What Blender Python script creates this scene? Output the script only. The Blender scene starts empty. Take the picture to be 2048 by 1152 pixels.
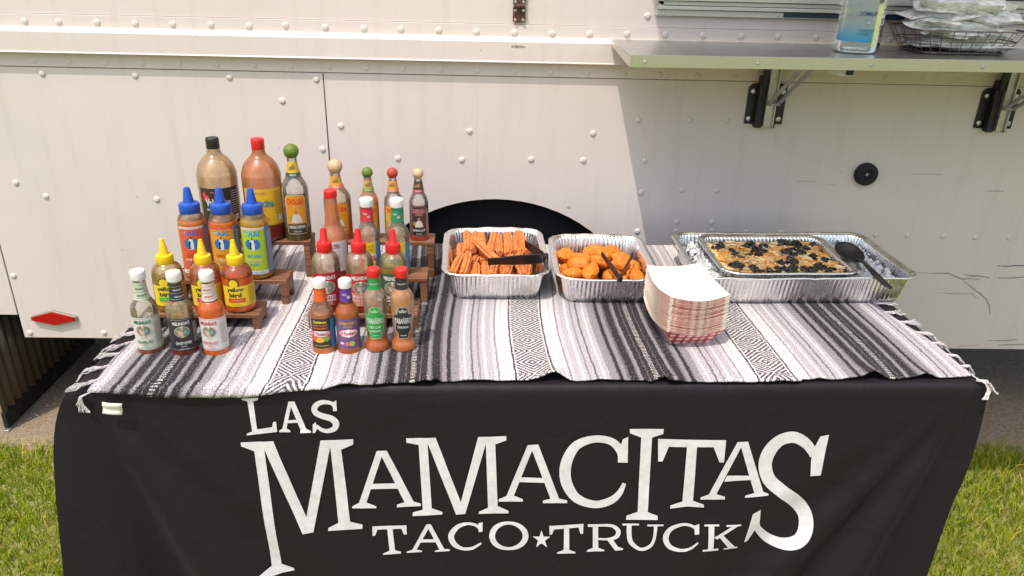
import bpy, bmesh, math, random
import numpy as np
from mathutils import Vector, Matrix, noise
R = math.radians
random.seed(7)
sc = bpy.context.scene
col = sc.collection
# ---------------------------------------------------------------- camera
cam_d = bpy.data.cameras.new('camera'); cam = bpy.data.objects.new('camera', cam_d); col.objects.link(cam)
cam_d.sensor_width = 36; cam_d.lens = 27.05; cam_d.clip_start = .02; cam_d.clip_end = 500
cam.matrix_world = (Matrix.Translation((0, 0, 1.555)) @ Matrix.Rotation(R(-1.679), 4, 'Z') @
                    Matrix.Rotation(R(90-24.094), 4, 'X') @ Matrix.Rotation(R(1.456), 4, 'Z'))
sc.camera = cam
# ---------------------------------------------------------------- sky, sun, exposure
SUN = Vector((-.27, -.40, 1)).normalized()
w = bpy.data.worlds.new('World'); sc.world = w; w.use_nodes = True
nt = w.node_tree; nt.nodes.clear()
sky = nt.nodes.new('ShaderNodeTexSky'); sky.sky_type = 'NISHITA'; sky.sun_disc = False
sky.sun_elevation = math.asin(SUN.z); sky.sun_rotation = math.atan2(SUN.x, SUN.y)
sky.air_density = 1.5; sky.dust_density = 3.5; sky.ozone_density = 1.6
bg = nt.nodes.new('ShaderNodeBackground'); bg.inputs[1].default_value = .15
ow = nt.nodes.new('ShaderNodeOutputWorld')
nt.links.new(sky.outputs[0], bg.inputs[0]); nt.links.new(bg.outputs[0], ow.inputs[0])
sd = bpy.data.lights.new('sun', 'SUN'); sd.energy = 2.0; sd.angle = R(.53); sd.color = (1, .945, .87)
so = bpy.data.objects.new('sun', sd); col.objects.link(so)
so.rotation_euler = (-SUN).to_track_quat('-Z', 'Y').to_euler(); so.location = (-1, -2, 5)
sc.view_settings.view_transform = 'Standard'; sc.view_settings.look = 'None'
sc.view_settings.exposure = .64; sc.view_settings.gamma = 1
sc.render.engine = 'CYCLES'; sc.cycles.use_denoising = True
sc.cycles.max_bounces = 10; sc.cycles.transparent_max_bounces = 24
sc.cycles.caustics_reflective = False; sc.cycles.caustics_refractive = False

# ---------------------------------------------------------------- helpers
def tag(o, label=None, cat=None, group=None, kind=None):
    if label: o['label'] = label
    if cat: o['category'] = cat
    if group: o['group'] = group
    if kind: o['kind'] = kind
    return o
def empty(name, loc=(0, 0, 0), rz=0):
    o = bpy.data.objects.new(name, None); col.objects.link(o); o.empty_display_size = .05
    o.location = loc; o.rotation_euler = (0, 0, rz); return o
def link(name, me, parent=None, loc=None, rot=None):
    o = bpy.data.objects.new(name, me); col.objects.link(o)
    if parent is not None: o.parent = parent
    if loc is not None: o.location = loc
    if rot is not None: o.rotation_euler = rot
    return o
class MB:
    def __init__(s): s.v = []; s.f = []; s.m = []; s.cur = 0
    def add(s, vs, fs, m=None):
        b = len(s.v); s.v += [tuple(p) for p in vs]
        s.f += [tuple(b+i for i in f) for f in fs]; s.m += [s.cur if m is None else m]*len(fs); return s
    def box(s, x0, x1, y0, y1, z0, z1):
        return s.add([(x0,y0,z0),(x1,y0,z0),(x1,y1,z0),(x0,y1,z0),(x0,y0,z1),(x1,y0,z1),(x1,y1,z1),(x0,y1,z1)],
                     [(0,3,2,1),(4,5,6,7),(0,1,5,4),(1,2,6,5),(2,3,7,6),(3,0,4,7)])
    def prism(s, poly, a, b, axis='y'):
        # poly in (x,z) for axis y, (y,z) for axis x, (x,y) for axis z
        def mk(p, t): return {'y': (p[0], t, p[1]), 'x': (t, p[0], p[1]), 'z': (p[0], p[1], t)}[axis]
        n = len(poly)
        return s.add([mk(p, a) for p in poly]+[mk(p, b) for p in poly],
            [tuple(range(n)), tuple(range(2*n-1, n-1, -1))]+[(i, i+n, (i+1) % n+n, (i+1) % n) for i in range(n)])
    def lathe(s, prof, seg=36, c=(0, 0, 0), cap0=True, cap1=True):
        vs = []; fs = []; n = len(prof)
        for r, z in prof:
            for k in range(seg):
                a = 2*math.pi*k/seg; vs.append((c[0]+r*math.cos(a), c[1]+r*math.sin(a), c[2]+z))
        for i in range(n-1):
            for k in range(seg):
                k2 = (k+1) % seg; fs.append((i*seg+k, i*seg+k2, (i+1)*seg+k2, (i+1)*seg+k))
        if cap0: fs.append(tuple(range(seg-1, -1, -1)))
        if cap1: fs.append(tuple((n-1)*seg+k for k in range(seg)))
        return s.add(vs, fs)
    def tube(s, pts, r, seg=6, caps=True):
        pts = [Vector(p) for p in pts]; n = len(pts); vs = []; fs = []
        rs = r if isinstance(r, (list, tuple)) else [r]*n
        t0 = (pts[1]-pts[0]).normalized(); up = Vector((0, 0, 1)) if abs(t0.z) < .9 else Vector((1, 0, 0))
        nrm = t0.cross(up).normalized()
        for i in range(n):
            t = (pts[min(i+1, n-1)]-pts[max(i-1, 0)]).normalized()
            nrm = (nrm-t*nrm.dot(t)).normalized(); b = t.cross(nrm)
            for k in range(seg):
                a = 2*math.pi*k/seg; vs.append(pts[i]+(nrm*math.cos(a)+b*math.sin(a))*rs[i])
        for i in range(n-1):
            for k in range(seg):
                k2 = (k+1) % seg; fs.append((i*seg+k, i*seg+k2, (i+1)*seg+k2, (i+1)*seg+k))
        if caps: fs += [tuple(range(seg-1, -1, -1)), tuple((n-1)*seg+k for k in range(seg))]
        return s.add(vs, fs)
    def mesh(s, name, mats, smooth=True, angle=35):
        me = bpy.data.meshes.new(name); me.from_pydata(s.v, [], s.f)
        for m in (mats if isinstance(mats, (list, tuple)) else [mats]): me.materials.append(m)
        if any(s.m): me.polygons.foreach_set('material_index', s.m)
        bm = bmesh.new(); bm.from_mesh(me); bmesh.ops.recalc_face_normals(bm, faces=bm.faces); bm.to_mesh(me); bm.free()
        if smooth: me.shade_smooth(); 
        if smooth and angle: me.set_sharp_from_angle(angle=R(angle))
        me.update(); return me
    def build(s, name, mats, parent=None, smooth=True, angle=35, bevel=0):
        o = link(name, s.mesh(name, mats, smooth, angle), parent)
        if bevel:
            b = o.modifiers.new('bevel', 'BEVEL'); b.width = bevel; b.segments = 2; b.limit_method = 'ANGLE'; b.angle_limit = R(40)
        return o
# ---------------------------------------------------------------- materials
MATS = {}
def nodes(name):
    m = bpy.data.materials.new(name); m.use_nodes = True; t = m.node_tree
    return m, t, t.nodes['Principled BSDF'], t.nodes['Material Output']
def N(t, kind, **kw):
    n = t.nodes.new('ShaderNode'+kind)
    for k, v in kw.items():
        if k.startswith('i_'): n.inputs[int(k[2:]) if k[2:].isdigit() else k[2:].replace('_', ' ')].default_value = v
        else: setattr(n, k, v)
    return n
def ramp(t, stops, interp='LINEAR'):
    n = t.nodes.new('ShaderNodeValToRGB'); cr = n.color_ramp; cr.interpolation = interp
    while len(cr.elements) < len(stops): cr.elements.new(.5)
    for e, (p, c) in zip(cr.elements, stops):
        e.position = p; e.color = (c, c, c, 1) if isinstance(c, (int, float)) else (*c[:3], 1)
    return n
def mat(name, c, rough=.5, metal=0, spec=.5, var=0, vscale=20, bump=0, bscale=200, coords='Object', c2=None, sub=0, coat=0, stretch=None):
    if name in MATS: return MATS[name]
    m, t, p, o = nodes(name)
    p.inputs['Base Color'].default_value = (*c, 1); p.inputs['Roughness'].default_value = rough
    p.inputs['Metallic'].default_value = metal; p.inputs['Specular IOR Level'].default_value = spec
    if coat: p.inputs['Coat Weight'].default_value = coat; p.inputs['Coat Roughness'].default_value = .08
    if sub:
        p.inputs['Subsurface Weight'].default_value = sub; p.inputs['Subsurface Radius'].default_value = (.02, .01, .006); p.inputs['Subsurface Scale'].default_value = .3
    tc = N(t, 'TexCoord'); src = tc.outputs[coords]
    if stretch:
        mp = N(t, 'Mapping'); mp.inputs['Scale'].default_value = stretch; t.links.new(src, mp.inputs[0]); src = mp.outputs[0]
    if var:
        nz = N(t, 'TexNoise'); nz.inputs['Scale'].default_value = vscale; nz.inputs['Detail'].default_value = 6
        t.links.new(src, nz.inputs['Vector'])
        d = c2 or tuple(max(0, x*(1-var)) for x in c)
        rp = ramp(t, [(.3, d), (.7, c)]); t.links.new(nz.outputs[0], rp.inputs[0]); t.links.new(rp.outputs[0], p.inputs['Base Color'])
        rr = N(t, 'MapRange', i_1=.3, i_2=.7, i_3=min(1, rough*1.25), i_4=rough*.85); t.links.new(nz.outputs[0], rr.inputs[0]); t.links.new(rr.outputs[0], p.inputs['Roughness'])
    if bump:
        nb = N(t, 'TexNoise'); nb.inputs['Scale'].default_value = bscale; nb.inputs['Detail'].default_value = 4; t.links.new(src, nb.inputs['Vector'])
        bp = N(t, 'Bump'); bp.inputs['Strength'].default_value = bump; bp.inputs['Distance'].default_value = .002
        t.links.new(nb.outputs[0], bp.inputs['Height']); t.links.new(bp.outputs[0], p.inputs['Normal'])
    MATS[name] = m; return m
def pm(c, rough=.45):     # flat printing ink
    return mat('ink_%02x%02x%02x' % tuple(int(255*x) for x in c), c, rough, coat=.3)

def truck_paint():
    m, t, p, o = nodes('truck_paint')
    tc = N(t, 'TexCoord')
    n1 = N(t, 'TexNoise'); n1.inputs['Scale'].default_value = 1.6; n1.inputs['Detail'].default_value = 5
    t.links.new(tc.outputs['Object'], n1.inputs['Vector'])
    r1 = ramp(t, [(.3, (.66, .585, .54)), (.55, (.70, .61, .57)), (.75, (.73, .62, .59))])
    t.links.new(n1.outputs[0], r1.inputs[0])
    # rubbed grime: vertical streaks
    mp = N(t, 'Mapping'); mp.inputs['Scale'].default_value = (26, 1, 2.2); t.links.new(tc.outputs['Object'], mp.inputs[0])
    n2 = N(t, 'TexNoise'); n2.inputs['Scale'].default_value = 1; n2.inputs['Detail'].default_value = 7; t.links.new(mp.outputs[0], n2.inputs['Vector'])
    r2 = ramp(t, [(.52, 0), (.85, .40)]); t.links.new(n2.outputs[0], r2.inputs[0])
    mx = N(t, 'Mix', data_type='RGBA'); mx.inputs[7].default_value = (.50, .44, .37, 1)
    t.links.new(r2.outputs[0], mx.inputs[0]); t.links.new(r1.outputs[0], mx.inputs[6])
    # small chips and dirt specks
    n3 = N(t, 'TexNoise'); n3.inputs['Scale'].default_value = 42; n3.inputs['Detail'].default_value = 3; t.links.new(tc.outputs['Object'], n3.inputs['Vector'])
    r3 = ramp(t, [(.735, 0), (.76, .5)]); t.links.new(n3.outputs[0], r3.inputs[0])
    mx2 = N(t, 'Mix', data_type='RGBA'); mx2.inputs[7].default_value = (.27, .22, .18, 1)
    t.links.new(r3.outputs[0], mx2.inputs[0]); t.links.new(mx.outputs[2], mx2.inputs[6])
    t.links.new(mx2.outputs[2], p.inputs['Base Color'])
    rr = N(t, 'MapRange', i_1=.3, i_2=.7, i_3=.28, i_4=.42); t.links.new(n1.outputs[0], rr.inputs[0]); t.links.new(rr.outputs[0], p.inputs['Roughness'])
    n4 = N(t, 'TexNoise'); n4.inputs['Scale'].default_value = 3; t.links.new(tc.outputs['Object'], n4.inputs['Vector'])
    bp = N(t, 'Bump'); bp.inputs['Strength'].default_value = .25; bp.inputs['Distance'].default_value = .02
    t.links.new(n4.outputs[0], bp.inputs['Height']); t.links.new(bp.outputs[0], p.inputs['Normal'])
    return m
PAINT = truck_paint()
RIVET = mat('rivet_paint', (.66, .60, .54), .5)
BLACK = mat('black_metal', (.008, .008, .009), .45, var=.3, vscale=40)
RUBBER = mat('black_rubber', (.013, .012, .011), .7, var=.3, vscale=30, bump=.3, bscale=300)
DARK = mat('dark_underbody', (.012, .011, .010), .9)
STEEL = mat('brushed_steel', (.68, .67, .65), .30, 1, var=.05, vscale=6, stretch=(1, 40, 40))
ALU = mat('dull_aluminium', (.52, .50, .48), .42, .85, var=.2, vscale=50)
CHROME = mat('chrome', (.75, .73, .70), .15, 1)
BOLT = mat('bolt_steel', (.55, .53, .50), .3, .9)
# ---------------------------------------------------------------- ground
def ground_mat(name, cols, scale, bump):
    m, t, p, o = nodes(name); tc = N(t, 'TexCoord')
    n1 = N(t, 'TexNoise'); n1.inputs['Scale'].default_value = scale; n1.inputs['Detail'].default_value = 10; n1.inputs['Roughness'].default_value = .7
    t.links.new(tc.outputs['Object'], n1.inputs['Vector'])
    rp = ramp(t, [(.3+.4*i/(len(cols)-1), c) for i, c in enumerate(cols)]); t.links.new(n1.outputs[0], rp.inputs[0])
    t.links.new(rp.outputs[0], p.inputs['Base Color']); p.inputs['Roughness'].default_value = .95
    bp = N(t, 'Bump'); bp.inputs['Strength'].default_value = bump; bp.inputs['Distance'].default_value = .01
    t.links.new(n1.outputs[0], bp.inputs['Height']); t.links.new(bp.outputs[0], p.inputs['Normal'])
    return m
mb = MB(); mb.add([(-60, -60, 0), (60, -60, 0), (60, 60, 0), (-60, 60, 0)], [(0, 1, 2, 3)])
tag(mb.build('ground', ground_mat('lawn_soil', [(.17, .19, .05), (.24, .245, .075), (.32, .28, .11)], 30, .6), smooth=False), kind='structure')
# gravel lot under the truck: a gently uneven sheet with an irregular near edge
random.seed(3)
xs = [-6+.06*i for i in range(201)]; ys = [0, .03, .07, .12, .2, .3, .45, .7, 1.2, 2, 4]
mb = MB(); vs = []
for j, yy in enumerate(ys):
    for x in xs:
        e = 2.10+.028*max(x, 0)+.05*noise.noise((x*3.1, 1.7, 0))+.03*noise.noise((x*11, 4, 0))
        vs.append((x, e+yy, .004+(.012*noise.noise((x*6, yy*6, 3))+.012 if j else 0)))
n = len(xs)
mb.add(vs, [(j*n+i, j*n+i+1, (j+1)*n+i+1, (j+1)*n+i) for j in range(len(ys)-1) for i in range(n-1)])
tag(mb.build('gravel_lot', ground_mat('gravel_dirt', [(.16, .115, .075), (.31, .235, .155), (.43, .335, .23)], 90, 1)), kind='structure')
# loose pebbles
rng = np.random.default_rng(5)
mb = MB()
for i in range(2600):
    x = rng.uniform(-2.3, 2.6); y = 2.12+abs(rng.normal(0, .35))
    if -1.0 < x < 1.1: continue
    r = rng.uniform(.0025, .008); a = rng.uniform(0, 6.28)
    pts = []
    for (dx, dy, dz) in ((1, 0, 0), (-.2, .9, 0), (-.9, -.1, 0), (.1, -.9, 0), (.1, .1, .7)):
        pts.append((x+r*(dx*math.cos(a)-dy*math.sin(a))*rng.uniform(.7, 1.2), y+r*(dx*math.sin(a)+dy*math.cos(a))*rng.uniform(.7, 1.2), .012+r*dz))
    mb.add(pts, [(0, 1, 4), (1, 2, 4), (2, 3, 4), (3, 0, 4)])
PEB, t, p, o = nodes('pebble'); g = N(t, 'NewGeometry'); rp = ramp(t, [(0, (.20, .15, .11)), (.6, (.38, .31, .24)), (1, (.50, .46, .40))])
t.links.new(g.outputs['Random Per Island'], rp.inputs[0]); t.links.new(rp.outputs[0], p.inputs['Base Color']); p.inputs['Roughness'].default_value = .9
tag(mb.build('pebbles', PEB, smooth=False), 'small tan pebbles scattered on the gravel by the truck', 'gravel', kind='stuff')
# grass
def grass():
    nb = 150000
    x = rng.uniform(-2.5, 2.6, nb); y = rng.uniform(.55, 2.26, nb)
    edge = np.array([2.105+.028*max(a, 0)+.05*noise.noise((a*4, 7, 0))+.05*noise.noise((a*23, 2, 0)) for a in x])
    keep = (y < edge) & ~((x > -.80) & (x < 1.02) & (y > 1.40) & (y < 2.12))
    # thin the part of the lawn that no eye-level view near the table shows much of
    keep &= ~((np.abs(x-.1) < .85) & (y < 1.3) & (rng.random(nb) < .75))
    x, y = x[keep], y[keep]; n = len(x)
    patch = np.array([noise.noise((a*2.3, b*2.3, 9)) for a, b in zip(x, y)])
    h = rng.uniform(.020, .052, n)*(1+.35*patch)*(1+.3*(y > 2.02)); wd = rng.uniform(.0011, .0021, n)
    a = rng.uniform(0, 2*np.pi, n); lean = rng.uniform(.15, 1.0, n)*h; la = rng.uniform(0, 2*np.pi, n)
    dx, dy = np.cos(a)*wd, np.sin(a)*wd; lx, ly = np.cos(la)*lean, np.sin(la)*lean
    V = np.zeros((n, 5, 3))
    V[:, 0] = np.stack([x-dx, y-dy, np.zeros(n)], 1); V[:, 1] = np.stack([x+dx, y+dy, np.zeros(n)], 1)
    V[:, 2] = np.stack([x-dx*.8+lx*.35, y-dy*.8+ly*.35, h*.6], 1); V[:, 3] = np.stack([x+dx*.8+lx*.35, y+dy*.8+ly*.35, h*.6], 1)
    V[:, 4] = np.stack([x+lx, y+ly, h*(1-.25*lean/h)], 1)
    b = np.arange(n)[:, None]*5
    tri = np.stack([b+np.array([0, 1, 3]), b+np.array([0, 3, 2]), b+np.array([2, 3, 4])], 1).reshape(-1, 3)
    me = bpy.data.meshes.new('grass'); me.vertices.add(n*5); me.vertices.foreach_set('co', V.ravel())
    me.loops.add(len(tri)*3); me.loops.foreach_set('vertex_index', tri.ravel().astype(np.int32))
    me.polygons.add(len(tri)); me.polygons.foreach_set('loop_start', np.arange(len(tri), dtype=np.int32)*3)
    at = me.attributes.new('dry', 'FLOAT', 'POINT'); at.data.foreach_set('value', np.repeat(patch, 5).astype(np.float32))
    me.update(calc_edges=True); me.validate()
    m, t, p, o = nodes('grass_blade')
    g = N(t, 'NewGeometry'); at = N(t, 'Attribute', attribute_name='dry')
    ad = N(t, 'Math', operation='MULTIPLY_ADD'); ad.inputs[1].default_value = .45
    t.links.new(at.outputs['Fac'], ad.inputs[0]); t.links.new(g.outputs['Random Per Island'], ad.inputs[2])
    rp = ramp(t, [(0, (.11, .20, .006)), (.4, (.24, .33, .010)), (.72, (.37, .41, .018)), (.9, (.54, .46, .07)), (1, (.62, .52, .14))])
    t.links.new(ad.outputs[0], rp.inputs[0]); t.links.new(rp.outputs[0], p.inputs['Base Color']); p.inputs['Roughness'].default_value = .6; p.inputs['Specular IOR Level'].default_value = .12
    tl = N(t, 'BsdfTranslucent'); t.links.new(rp.outputs[0], tl.inputs[0]); ms = N(t, 'MixShader'); ms.inputs[0].default_value = .4
    t.links.new(p.outputs[0], ms.inputs[1]); t.links.new(tl.outputs[0], ms.inputs[2]); t.links.new(ms.outputs[0], o.inputs[0])
    me.materials.append(m)
    tag(link('grass', me), 'short green lawn grass with dry straw blades around the table', 'grass', kind='stuff')
grass()

# ---------------------------------------------------------------- truck
W = 2.27
truck = tag(empty('food_truck', (0, W, 0)), 'white riveted food truck side with wheel arch and steel serving shelf', 'truck')
def fb(mb, x0, x1, p0, p1, z0, z1): return mb.box(x0, x1, -p1, -p0, z0, z1)     # p = how far proud of the wall
arch = [(.012+.498*math.cos(a), .336+.502*math.sin(a)) for a in [R(180*i/40) for i in range(41)]]
fb(MB(), -1.530, -.4915, -.006, 0, .338, 1.2055).build('side_panel', PAINT, truck, bevel=.0015)
MB().prism([(-.4885, 1.2055), (2.9, 1.2055), (2.9, .338)]+arch, .0, .006).build('side_panel', PAINT, truck, smooth=False)
fb(MB(), -2.9, -1.5335, -.006, 0, .42, 1.2055).build('side_panel', PAINT, truck, bevel=.0015)
fb(MB(), -2.9, 2.9, -.05, .003, 1.2075, 1.2462).build('rail_strip', PAINT, truck, bevel=.001)
MB().prism([(.04, 1.349), (-.004, 1.349), (-.004, 1.316), (-.021, 1.307), (-.023, 1.304), (-.023, 1.252), (-.025, 1.250), (-.025, 1.2475), (-.020, 1.2465), (.04, 1.2465)], -2.9, 2.9, 'x').build('rub_rail', PAINT, truck, smooth=False, bevel=.001)
fb(MB(), -2.9, 2.9, -.006, 0, 1.350, 2.75).build('upper_panel', PAINT, truck, smooth=False)
fb(MB(), -.0535, -.0505, 0, .0007, .84, 1.205).build('panel_lap', PAINT, truck, smooth=False)
fb(MB(), .4435, .4455, 0, .0007, .50, 1.19).build('panel_lap', PAINT, truck, smooth=False)
mb = MB(); mb.box(-2.9, 2.9, .06, 2.2, .62, 2.72); mb.build('cargo_body', DARK, truck, smooth=False)
MB().box(-2.9, 2.9, -.008, 2.25, 2.752, 2.80).build('roof', PAINT, truck, smooth=False)
MB().box(-2.9, -.55, .55, .60, .10, .61).build('light_block_panel', DARK, truck, smooth=False)  # dark panels added to block light coming through under the truck
MB().box(.60, 2.9, .55, .60, .16, .61).build('light_block_panel', DARK, truck, smooth=False)
# wheel well and wheel
ap = [(.012+.505*math.cos(R(180*i/40)), .336+.509*math.sin(R(180*i/40))) for i in range(41)]
mb = MB(); n = len(ap)
mb.add([(x, .008, z) for x, z in ap]+[(x, .50, z) for x, z in ap], [(i, i+1, i+1+n, i+n) for i in range(n-1)]+[tuple(range(n, 2*n))])
mb.build('wheel_well', DARK, truck, smooth=False)
wh = empty('wheel', (.012, .27, .385)); wh.parent = truck; wh.rotation_euler = (R(90), 0, 0)
def mk_wheel():
    mb = MB(); mb.lathe([(.23, -.10), (.33, -.11), (.372, -.095), (.382, -.06), (.382, .06), (.372, .095), (.33, .11), (.23, .10)], 48, cap0=False, cap1=False)
    mb.build('tyre', RUBBER, wh)
    MB().lathe([(.23, -.09), (.22, .06), (.12, .07), (.05, .085), (.0, .085)], 40).build('rim', mat('wheel_steel', (.12, .12, .12), .5, .6), wh)
mk_wheel()
# rivets: one shared dome per kind
def dome(r, h):
    mb = MB(); mb.lathe([(r, 0), (r*.98, h*.25), (r*.85, h*.6), (r*.6, h*.87), (r*.3, h*.98), (0.0005, h)], 14, cap0=False)
    me = mb.mesh('rivet', RIVET); me.transform(Matrix.Rotation(R(90), 4, 'X')); return me
rv1, rv2, rv3 = dome(.0095, .0042), dome(.0085, .002), dome(.009, .0035)
def rivets(me, pts, p):
    for x, z in pts: link('rivet', me, truck, (x, -p, z))
rivets(rv1, [(-1.300-.104*k+random.uniform(-.002, .002), 1.328) for k in range(8, 0, -1)]+[(x, z+.002) for x, z in [(-1.299, 1.327), (-1.206, 1.327), (-1.101, 1.328), (-0.997, 1.327), (-0.895, 1.327), (-0.789, 1.328), (-0.684, 1.327), (-0.583, 1.331), (-0.473, 1.328), (-0.366, 1.327), (-0.263, 1.327), (-0.157, 1.327), (-0.052, 1.325), (0.055, 1.325), (0.161, 1.325), (0.267, 1.326), (0.373, 1.328), (0.48, 1.328), (0.588, 1.328), (0.697, 1.329), (0.802, 1.33), (0.91, 1.33)]]+[(1.017+.107*k, 1.33) for k in range(12)], .004)
rivets(rv2, [(-1.402-.104*k, 1.222) for k in range(6)]+[(x, .5*(z+1.223)) for x, z in [(-1.298, 1.223), (-1.203, 1.222), (-1.099, 1.222), (-0.997, 1.221), (-0.893, 1.221), (-0.788, 1.221), (-0.684, 1.221), (-0.579, 1.223), (-0.47, 1.222), (-0.365, 1.22), (-0.261, 1.22), (-.155, 1.219), (-0.048, 1.218), (0.058, 1.217), (0.162, 1.217), (0.267, 1.218), (0.374, 1.217), (0.478, 1.217), (0.588, 1.217), (0.695, 1.217), (.805, 1.218), (.92, 1.22), (1.032, 1.221), (1.137, 1.223), (1.245, 1.223), (1.35, 1.224)]]+[(1.456+.106*k, 1.224) for k in range(6)], .003)
rivets(rv1, [(-1.284, 1.188), (-1.023, 1.188), (-0.757, 1.188), (-0.51, 1.187), (-0.613, 1.124), (-0.449, 1.054), (-0.508, 0.983), (-0.285, 0.96), (-0.094, 0.959), (-0.071, 1.046), (0.114, 0.964), (0.272, 0.964), (0.296, 1.046), (0.456, 0.866), (-1.434, 0.864), (-1.354, 0.823), (-1.022, 0.819), (-1.514, 0.558), (-1.509, 0.355), (-1.269, 0.358), (0.456, 0.74), (0.427, 1.379)], 0)
rivets(rv3, [(0.429, 1.089), (0.457, 0.966), (0.58, 1.092), (0.692, 1.092), (0.577, 0.773), (0.686, 0.772), (0.577, 0.743), (0.691, 0.745), (0.801, 0.744), (.91, .744), (1.02, .743), (1.113, .742), (1.213, 0.742), (1.316, 0.74), (1.43, .739), (1.535, .738), (1.645, .737), (0.58, 0.877), (0.689, 0.877)], 0)
# scuffs and scratches: thin dark smears lying on the paint
SCUFF = mat('rubber_scuff', (.15, .15, .13), .6, var=.6, vscale=120, c2=(.42, .39, .34)); SCUFF2 = mat('blue_scuff', (.03, .045, .075), .6)
def scuff(pts, wd, m=SCUFF):
    mb = MB(); n = len(pts); vs = []
    for i, (x, z) in enumerate(pts):
        a = pts[max(i-1, 0)]; b = pts[min(i+1, n-1)]; d = Vector((b[0]-a[0], b[1]-a[1])).normalized()
        k = .62*wd*(.25+.75*math.sin(math.pi*(i+.35)/(n+.2)))*random.uniform(.6, 1.3)
        vs += [(x-d.y*k, -.0006, z+d.x*k), (x+d.y*k, -.0006, z-d.x*k)]
    mb.add(vs, [(2*i, 2*i+1, 2*i+3, 2*i+2) for i in range(n-1)]); mb.build('scuff', m, truck, smooth=False)
for l, wd in (([(1.361, .613), (1.424, .612), (1.481, .613), (1.506, .602), (1.53, .593), (1.561, .595), (1.594, .591)], .003), ([(1.53, .593), (1.569, .565), (1.608, .54), (1.632, .522), (1.649, .497), (1.658, .469)], .003),
              ([(1.53, .612), (1.552, .605), (1.584, .605), (1.622, .599)], .0035), ([(1.46, .545), (1.512, .54), (1.576, .541), (1.604, .521)], .0018), ([(1.284, .939), (1.325, .94), (1.378, .94)], .001),
              ([(1.523, .89), (1.565, .891), (1.583, .891)], .0022), ([(.931, .91), (.958, .912), (.99, .911)], .0012), ([(1.013, .898), (1.036, .902), (1.055, .9)], .0012),
              ([(1.681, .369), (1.734, .369), (1.779, .374)], .003), ([(1.719, .352), (1.771, .354), (1.81, .356)], .004), ([(1.583, .346), (1.654, .351)], .0018)): scuff(l, wd)
scuff([(1.635, .642), (1.662, .64), (1.699, .643), (1.762, .643)], .0022, SCUFF2); scuff([(1.65, .599), (1.693, .599), (1.736, .604), (1.786, .605)], .0022, SCUFF2)
mb = MB(); mb.add([(.046+.04*i/8, -.0236, 1.293+.004*math.sin(math.pi*i/8)*random.uniform(.5, 1)) for i in range(9)]+[(.046+.04*i/8, -.0236, 1.291-.003*math.sin(math.pi*i/8)*random.uniform(.5, 1)) for i in range(9)],
   [(i, i+1, i+10, i+9) for i in range(8)]); mb.build('scuff', SCUFF, truck, smooth=False)
# brown stain by the arch
mb = MB(); mb.add([(.236+.009*math.cos(R(30*k))*random.uniform(.7, 1.1), -.0006, .815+.006*math.sin(R(30*k))*random.uniform(.7, 1.1)) for k in range(12)], [tuple(range(12))])
mb.build('stain', mat('brown_stain', (.48, .38, .30), .6), truck, smooth=False)
def hexbolt(r=.008, h=.006, m=BOLT, nm='bolt'):
    mb = MB(); mb.lathe([(r, 0), (r, h*.5), (r*.8, h*.85), (r*.42, h), (r*.40, h*.55), (0.0002, h*.5)], 16, cap0=False)
    me = mb.mesh(nm, m); me.transform(Matrix.Rotation(R(90), 4, 'X')); return me
bolt1, bolt2 = hexbolt(), hexbolt(.0042, .003)
# clearance light
cl = MB().prism([(-.073, 0), (0, .021), (.073, .001), (.073, -.013), (0, -.031), (-.073, -.014)], -.010, 0).build('marker_light', mat('bronze_bezel', (.42, .35, .27), .35, .8), truck, smooth=False, bevel=.002); cl.location = (-1.416, 0, .419)
lens = MB().prism([(-.066, -.001), (0, .0165), (.066, 0), (.066, -.012), (0, -.0265), (-.066, -.013)], -.0135, -.0095).build('lens', mat('red_lens', (.50, .008, .006), .45, spec=.2, var=.3, vscale=300), cl, smooth=False)
# black rubber stop
st = MB().lathe([(.034, 0), (.035, .004), (.034, .016), (.029, .021), (.017, .021), (.013, .014), (.0002, .014)], 32, cap0=False).build('rubber_stop', RUBBER, truck); st.location = (1.137, 0, .939); st.rotation_euler = (R(90), 0, 0)
link('bolt', bolt2, st, (0, 0, .014), (R(-90), 0, 0))
# hinge plate on the upper wall
RUST = mat('rusty_black', (.035, .022, .017), .6, .3, var=.7, vscale=60, c2=(.14, .06, .03))
hg = fb(MB(), -.0175, .0175, 0, .010, -.020, .020).build('hinge', RUST, truck, bevel=.004); hg.location = (.067, 0, 1.375)
fb(MB(), -.0175, .0175, .001, .013, .026, .075).build('hinge_leaf', RUST, hg, bevel=.003)
tb = MB().tube([(-.016, -.013, .0235), (.016, -.013, .0235)], .006, 10).build('hinge_pin', RUST, hg)
for dx, dz in ((-.011, -.013), (.011, -.013), (-.011, .012), (.011, .012), (-.011, .034), (.011, .034)): link('bolt', bolt2, hg, (dx, -.010 if dz < .02 else -.013, dz))
mb = MB(); mb.add([(.045+.004*k+random.uniform(-.003, .003), -.0045, 1.3485) for k in range(3)]+[(.078, -.0045, 1.3485)], [(0, 1, 2, 3)])
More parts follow.
